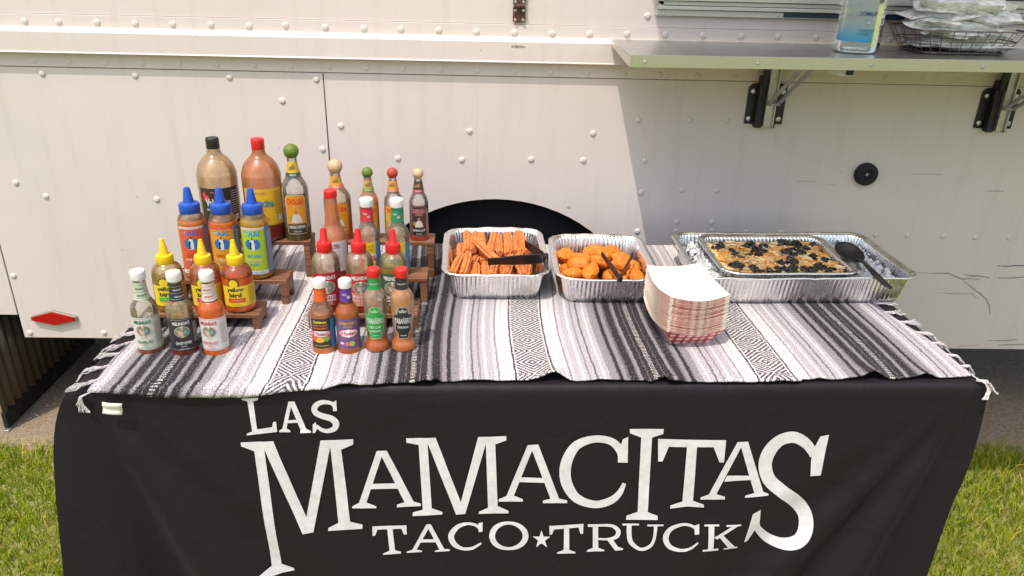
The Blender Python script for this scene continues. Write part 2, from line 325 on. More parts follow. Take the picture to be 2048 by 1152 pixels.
# service window frame
FR = mat('window_aluminium', (.66, .64, .59), .4, .25, var=.15, vscale=30, stretch=(1, 30, 30))
wf = empty('window_frame', (.448, 0, 1.381)); wf.parent = truck
fb(MB(), 0, 2.4, 0, .012, .001, .017).build('sill_bar', FR, wf, bevel=.001)
fb(MB(), 0, .018, .0125, .014, .0172, .6).build('side_bar', FR, wf)
fb(MB(), .002, 2.4, 0, .020, .0185, .028).build('track_bar', FR, wf, bevel=.001)
fb(MB(), .002, 2.4, 0, .014, .0295, .040).build('track_bar', FR, wf, bevel=.001)
fb(MB(), .002, 2.4, 0, .022, .0415, .060).build('track_bar', FR, wf, bevel=.001)
fb(MB(), .357, .70, .0122, .0135, .0035, .0165).build('slot_shade_strip', mat('slot_shade_dark', (.02, .028, .045), .5), wf, smooth=False)  # flat dark strip, the shade inside an open slot put into its colour
fb(MB(), .02, 2.4, 0, .006, .061, .6).build('window_pane', mat('window_glass', (.03, .04, .045), .08, coat=.4), wf, smooth=False)
for x, z, q in ((.008, .009, .012), (.022, .009, .012), (.34, .009, .012), (.006, .03, .0155), (.72, .009, .012), (1.06, .009, .012), (1.13, .009, .012)): link('bolt', bolt2, wf, (x, -q, z))
# serving shelf
sh = empty('serving_shelf', (0, 0, 0)); sh.parent = truck
def yf(x): return -(W-(1.915+.05*(x-.33)))
MB().prism([(.327, -.0255), (2.3, -.0255), (2.3, yf(2.3)), (.327, yf(.327))], 1.3145, 1.318, 'z').build('shelf_top', STEEL, sh, smooth=False, bevel=.0008)
mb = MB(); x0, x1 = .327, 2.3
mb.add([(x0, yf(x0)-.002, 1.289), (x1, yf(x1)-.002, 1.289), (x1, yf(x1)-.002, 1.3175), (x0, yf(x0)-.002, 1.3175), (x0, yf(x0)-.0002, 1.289), (x1, yf(x1)-.0002, 1.289), (x1, yf(x1)-.0002, 1.3175), (x0, yf(x0)-.0002, 1.3175)],
       [(0, 1, 2, 3), (4, 5, 6, 7), (0, 1, 5, 4), (3, 2, 6, 7), (0, 3, 7, 4), (1, 2, 6, 5)])
mb.build('front_fascia', STEEL, sh, smooth=False)
MB().prism([(-.0265, 1.3142), (-.0265, 1.300), (yf(.327)+.0002, 1.289), (yf(.327)+.0002, 1.3142)], .327, .329, 'x').build('end_fascia', STEEL, sh, smooth=False)
for x in (.363, .644, .93, 1.22, 1.50): link('bolt', bolt2, sh, (x, yf(x)-.002, 1.301))
def bracket(x):
    b = empty('shelf_bracket', (x, 0, 0)); b.parent = truck
    MB().prism([(0, 1.085), (.113, 1.085), (.113, 1.195), (.105, 1.202), (.012, 1.202), (0, 1.192)], -.006, -.0005).build('mount_plate', BLACK, b, smooth=False, bevel=.0015)
    fb(MB(), .024, .044, .0062, .030, 1.078, 1.225).build('channel', BLACK, b, bevel=.002)
    fb(MB(), .075, .084, .0062, .030, 1.078, 1.205).build('channel', BLACK, b, bevel=.002)
    fb(MB(), .0265, .041, .0305, .040, 1.20, 1.288).build('slide_post', BLACK, b, bevel=.002)
    mb = MB(); fb(mb, .046, .074, .0062, .034, 1.082, 1.288); mb.build('support_arm', ALU, b, bevel=.002)
    MB().box(.0455, .049, -.041, -.0345, 1.083, 1.288).build('arm_flange', ALU, b); MB().box(.071, .0745, -.041, -.0345, 1.083, 1.288).build('arm_flange', ALU, b)
    for dx in (.050, .078):
        MB().tube([(dx, -.045, 1.150), (dx+.004, -.12, 1.205), (dx+.012, -.24, 1.288)], .0055, 6).build('strut', ALU, b)
    MB().tube([(.046, -.045, 1.150), (.084, -.045, 1.150)], .004, 8).build('pivot_pin', BOLT, b)
    for dx, dz in ((.013, 1.180), (.100, 1.180), (.010, 1.101), (.098, 1.101)): link('bolt', bolt1, b, (dx, -.0062, dz))
    return b
bracket(.741); bracket(1.432)
lt = MB().prism([(.842, 1.2885), (.842, 1.278), (.875, 1.268), (.910, 1.268), (.910, 1.2885)], -.29, -.262).build('latch', mat('white_latch', (.6, .58, .55), .4), sh, smooth=False, bevel=.002)
MB().box(.888, .906, -.2935, -.2903, 1.272, 1.285).build('latch_slot', BLACK, lt, smooth=False)
# raised hatch above the service window; it shades the shelf and the end of the table
aw = empty('awning', (0, 0, 0)); aw.parent = truck
AWN_FILL, t, p, o = nodes('awning_translucent_fill'); p.inputs['Base Color'].default_value = (.80, .77, .71, 1); p.inputs['Roughness'].default_value = .5
tl = N(t, 'BsdfTranslucent'); tl.inputs[0].default_value = (.80, .76, .68, 1); ms = N(t, 'MixShader'); ms.inputs[0].default_value = .5  # translucency made up to pass extra light into the shade below
t.links.new(p.outputs[0], ms.inputs[1]); t.links.new(tl.outputs[0], ms.inputs[2]); t.links.new(ms.outputs[0], o.inputs[0])
mb = MB(); mb.add([(.16, -(W-1.075), 2.45), (2.9, -(W-1.075), 2.45), (2.9, -.012, 2.45), (.16, -.012, 2.45)], [(0, 1, 2, 3)]); mb.build('awning_sheet', AWN_FILL, aw, smooth=False)
for y0 in (-(W-1.075), -.030): MB().box(.162, 2.9, y0, y0+.018, 2.43, 2.449).build('awning_bar', ALU, aw, smooth=False)
for x in (.35, 2.6): MB().tube([(x, -.02, 1.95), (x, -1.18, 2.43)], .012, 8).build('gas_strut', BLACK, aw)
# mud flap at the left
mf = empty('mud_flap', (-1.635, -.055, 0)); mf.parent = truck
mb = MB(); vs = []; n = 140
for k in range(n+1):
    y = .002+.60*k/n; x = .0045*math.sin(2*math.pi*k/10)
    vs += [(x, y, .075), (x, y, .43)]
mb.add(vs, [(2*k, 2*k+1, 2*k+3, 2*k+2) for k in range(n)]); o = mb.build('ribbed_sheet', mat('brown_rubber', (.15, .115, .09), .65, var=.5, vscale=14, stretch=(1, 1, .25), bump=.2, bscale=90), mf)
md = o.modifiers.new('thick', 'SOLIDIFY'); md.thickness = .006
MB().box(-.006, .010, .0, .62, .018, .080).build('hem_strip', RUBBER, mf, bevel=.003)
MB().prism([(-.012, .006), (.20, .006), (.17, .016), (-.012, .0175)], -.008, .014, 'x').build('weight_bar', mat('galvanised', (.42, .43, .43), .45, .7, var=.3, vscale=60), mf, bevel=.002)
bp_ = fb(MB(), -2.9, -1.62, .012, .022, .405, .470).build('bumper_edge', mat('bumper_grey', (.30, .26, .23), .5, .2, var=.4, vscale=20), truck, bevel=.004)
# ---------------------------------------------------------------- table cloth
TCX, TCY, TH = .097, 1.735, R(1.55)
ZT = .742
def rotT(x, y): return (TCX+x*math.cos(TH)-y*math.sin(TH), TCY+x*math.sin(TH)+y*math.cos(TH))
HX, HY = .915, .39
def g(x, c, s): return math.exp(-((x-c)/s)**2)
def front_out(x, drop):
    d = max(drop, 0)
    al = (x+HX)/(d+.06); ar = (HX-x)/(d+.06)
    o = .004+.010*d*math.sin(6*x+.8)*min(1, d/.3)+.006*noise.noise((x*3.2, d*2.5, 1.2))*min(1, d/.1)
    o += d*(.07*g(al, .03, .10)-.05*g(al, .20, .10)+.060*g(al, .42, .14)-.02*g(al, .66, .12)+.010*g(al, .90, .15))
    o += d*(.02*g(ar, .0, .07)-.05*g(ar, .16, .07)+.045*g(ar, .30, .08)-.04*g(ar, .46, .08)+.035*g(ar, .62, .09)-.018*g(ar, .85, .12)+.012*g(ar, 1.12, .14))
    o += .008*d*g(x, .30, .10)*math.sin(20*x+7*d)-.012*d*g(x, .12, .03)*min(1, max(0, d-.35)*5)
    o += .0016*noise.noise((x*14+d*9, d*13-x*4, 5))*min(1, d/.1)
    return o
def left_out(y, drop):        # y measured from the front corner
    return .045*(1-math.exp(-drop/.06))*math.exp(-y/.25)+drop*(.10*math.exp(-y/.2)+.02*math.sin(y*17))+.004
def right_out(y, drop):
    return (.010*math.sin(math.pi*min(1, drop/.30))-.05*max(0, drop-.25))*math.exp(-y/.3)+drop*.03*math.sin(y*15+1.5)*min(1, y/.1)+.004
per = []
def seg(a, b, n, side):
    for k in range(n): per.append((a[0]+(b[0]-a[0])*k/n, a[1]+(b[1]-a[1])*k/n, side))
seg((-HX, -HY), (HX, -HY), 190, 'f'); seg((HX, -HY), (HX, HY), 60, 'r'); seg((HX, HY), (-HX, HY), 60, 'b'); seg((-HX, HY), (-HX, -HY), 70, 'l')
rows = [0, .002, .005, .009, .015, .025, .04]+[.04+.68*(k/34) for k in range(1, 35)]
vs = []
for d in rows:
    rd = .010*(1-max(0, 1-d/.012)**2)**.5 if d < .012 else .010
    for x, y, s in per:
        ox = oy = 0
        wl = max(0, 1-(x+HX)/.06)**2 if s == 'f' else 0; wr = max(0, 1-(HX-x)/.04)**2 if s == 'f' else 0
        if s == 'f': oy = -(front_out(x, d)*(min(1, d/.02))+rd); ox = -wl*(left_out(0, d)+rd)+wr*(right_out(0, d)+rd)
        elif s == 'r': wf_ = max(0, 1-(y+HY)/.05)**2; ox = right_out(y+HY, d)*min(1, d/.02)+rd; oy = -wf_*(front_out(HX, d)+rd)
        elif s == 'l': wf_ = max(0, 1-(y+HY)/.06)**2; ox = -(left_out(y+HY, d)*min(1, d/.02)+rd); oy = -wf_*(front_out(-HX, d)+rd)
        else: oy = rd+.02*d*math.sin(x*12)
        vs.append((x+ox, y+oy, ZT-d))
n = len(per); mb = MB()
mb.add(vs, [(j*n+i, j*n+(i+1) % n, (j+1)*n+(i+1) % n, (j+1)*n+i) for j in range(len(rows)-1) for i in range(n)]+[tuple(range(n))])
def cloth_mat():
    m, t, p, o = nodes('black_polyester'); tc = N(t, 'TexCoord')
    p.inputs['Roughness'].default_value = .6; p.inputs['Specular IOR Level'].default_value = .28
    p.inputs['Sheen Weight'].default_value = .04; p.inputs['Sheen Roughness'].default_value = .4; p.inputs['Sheen Tint'].default_value = (1, .7, .75, 1)
    n1 = N(t, 'TexNoise'); n1.inputs['Scale'].default_value = 900; n1.inputs['Detail'].default_value = 2; t.links.new(tc.outputs['Object'], n1.inputs['Vector'])
    r1 = ramp(t, [(.35, (.0062, .0040, .0058)), (.7, (.0165, .0106, .0150))]); t.links.new(n1.outputs[0], r1.inputs[0]); t.links.new(r1.outputs[0], p.inputs['Base Color'])
    n2 = N(t, 'TexNoise'); n2.inputs['Scale'].default_value = 7; n2.inputs['Detail'].default_value = 5; n2.inputs['Distortion'].default_value = 1.2; t.links.new(tc.outputs['Object'], n2.inputs['Vector'])
    b1 = N(t, 'Bump'); b1.inputs['Strength'].default_value = .4; b1.inputs['Distance'].default_value = .014; t.links.new(n2.outputs[0], b1.inputs['Height'])
    b2 = N(t, 'Bump'); b2.inputs['Strength'].default_value = .3; b2.inputs['Distance'].default_value = .0006; t.links.new(n1.outputs[0], b2.inputs['Height']); t.links.new(b1.outputs[0], b2.inputs['Normal'])
    t.links.new(b2.outputs[0], p.inputs['Normal']); return m
cloth = tag(empty('tablecloth', (TCX, TCY, 0), TH), 'black tablecloth with white taco truck lettering hanging to the grass', 'tablecloth')
mb.build('cloth', cloth_mat(), cloth, angle=70)
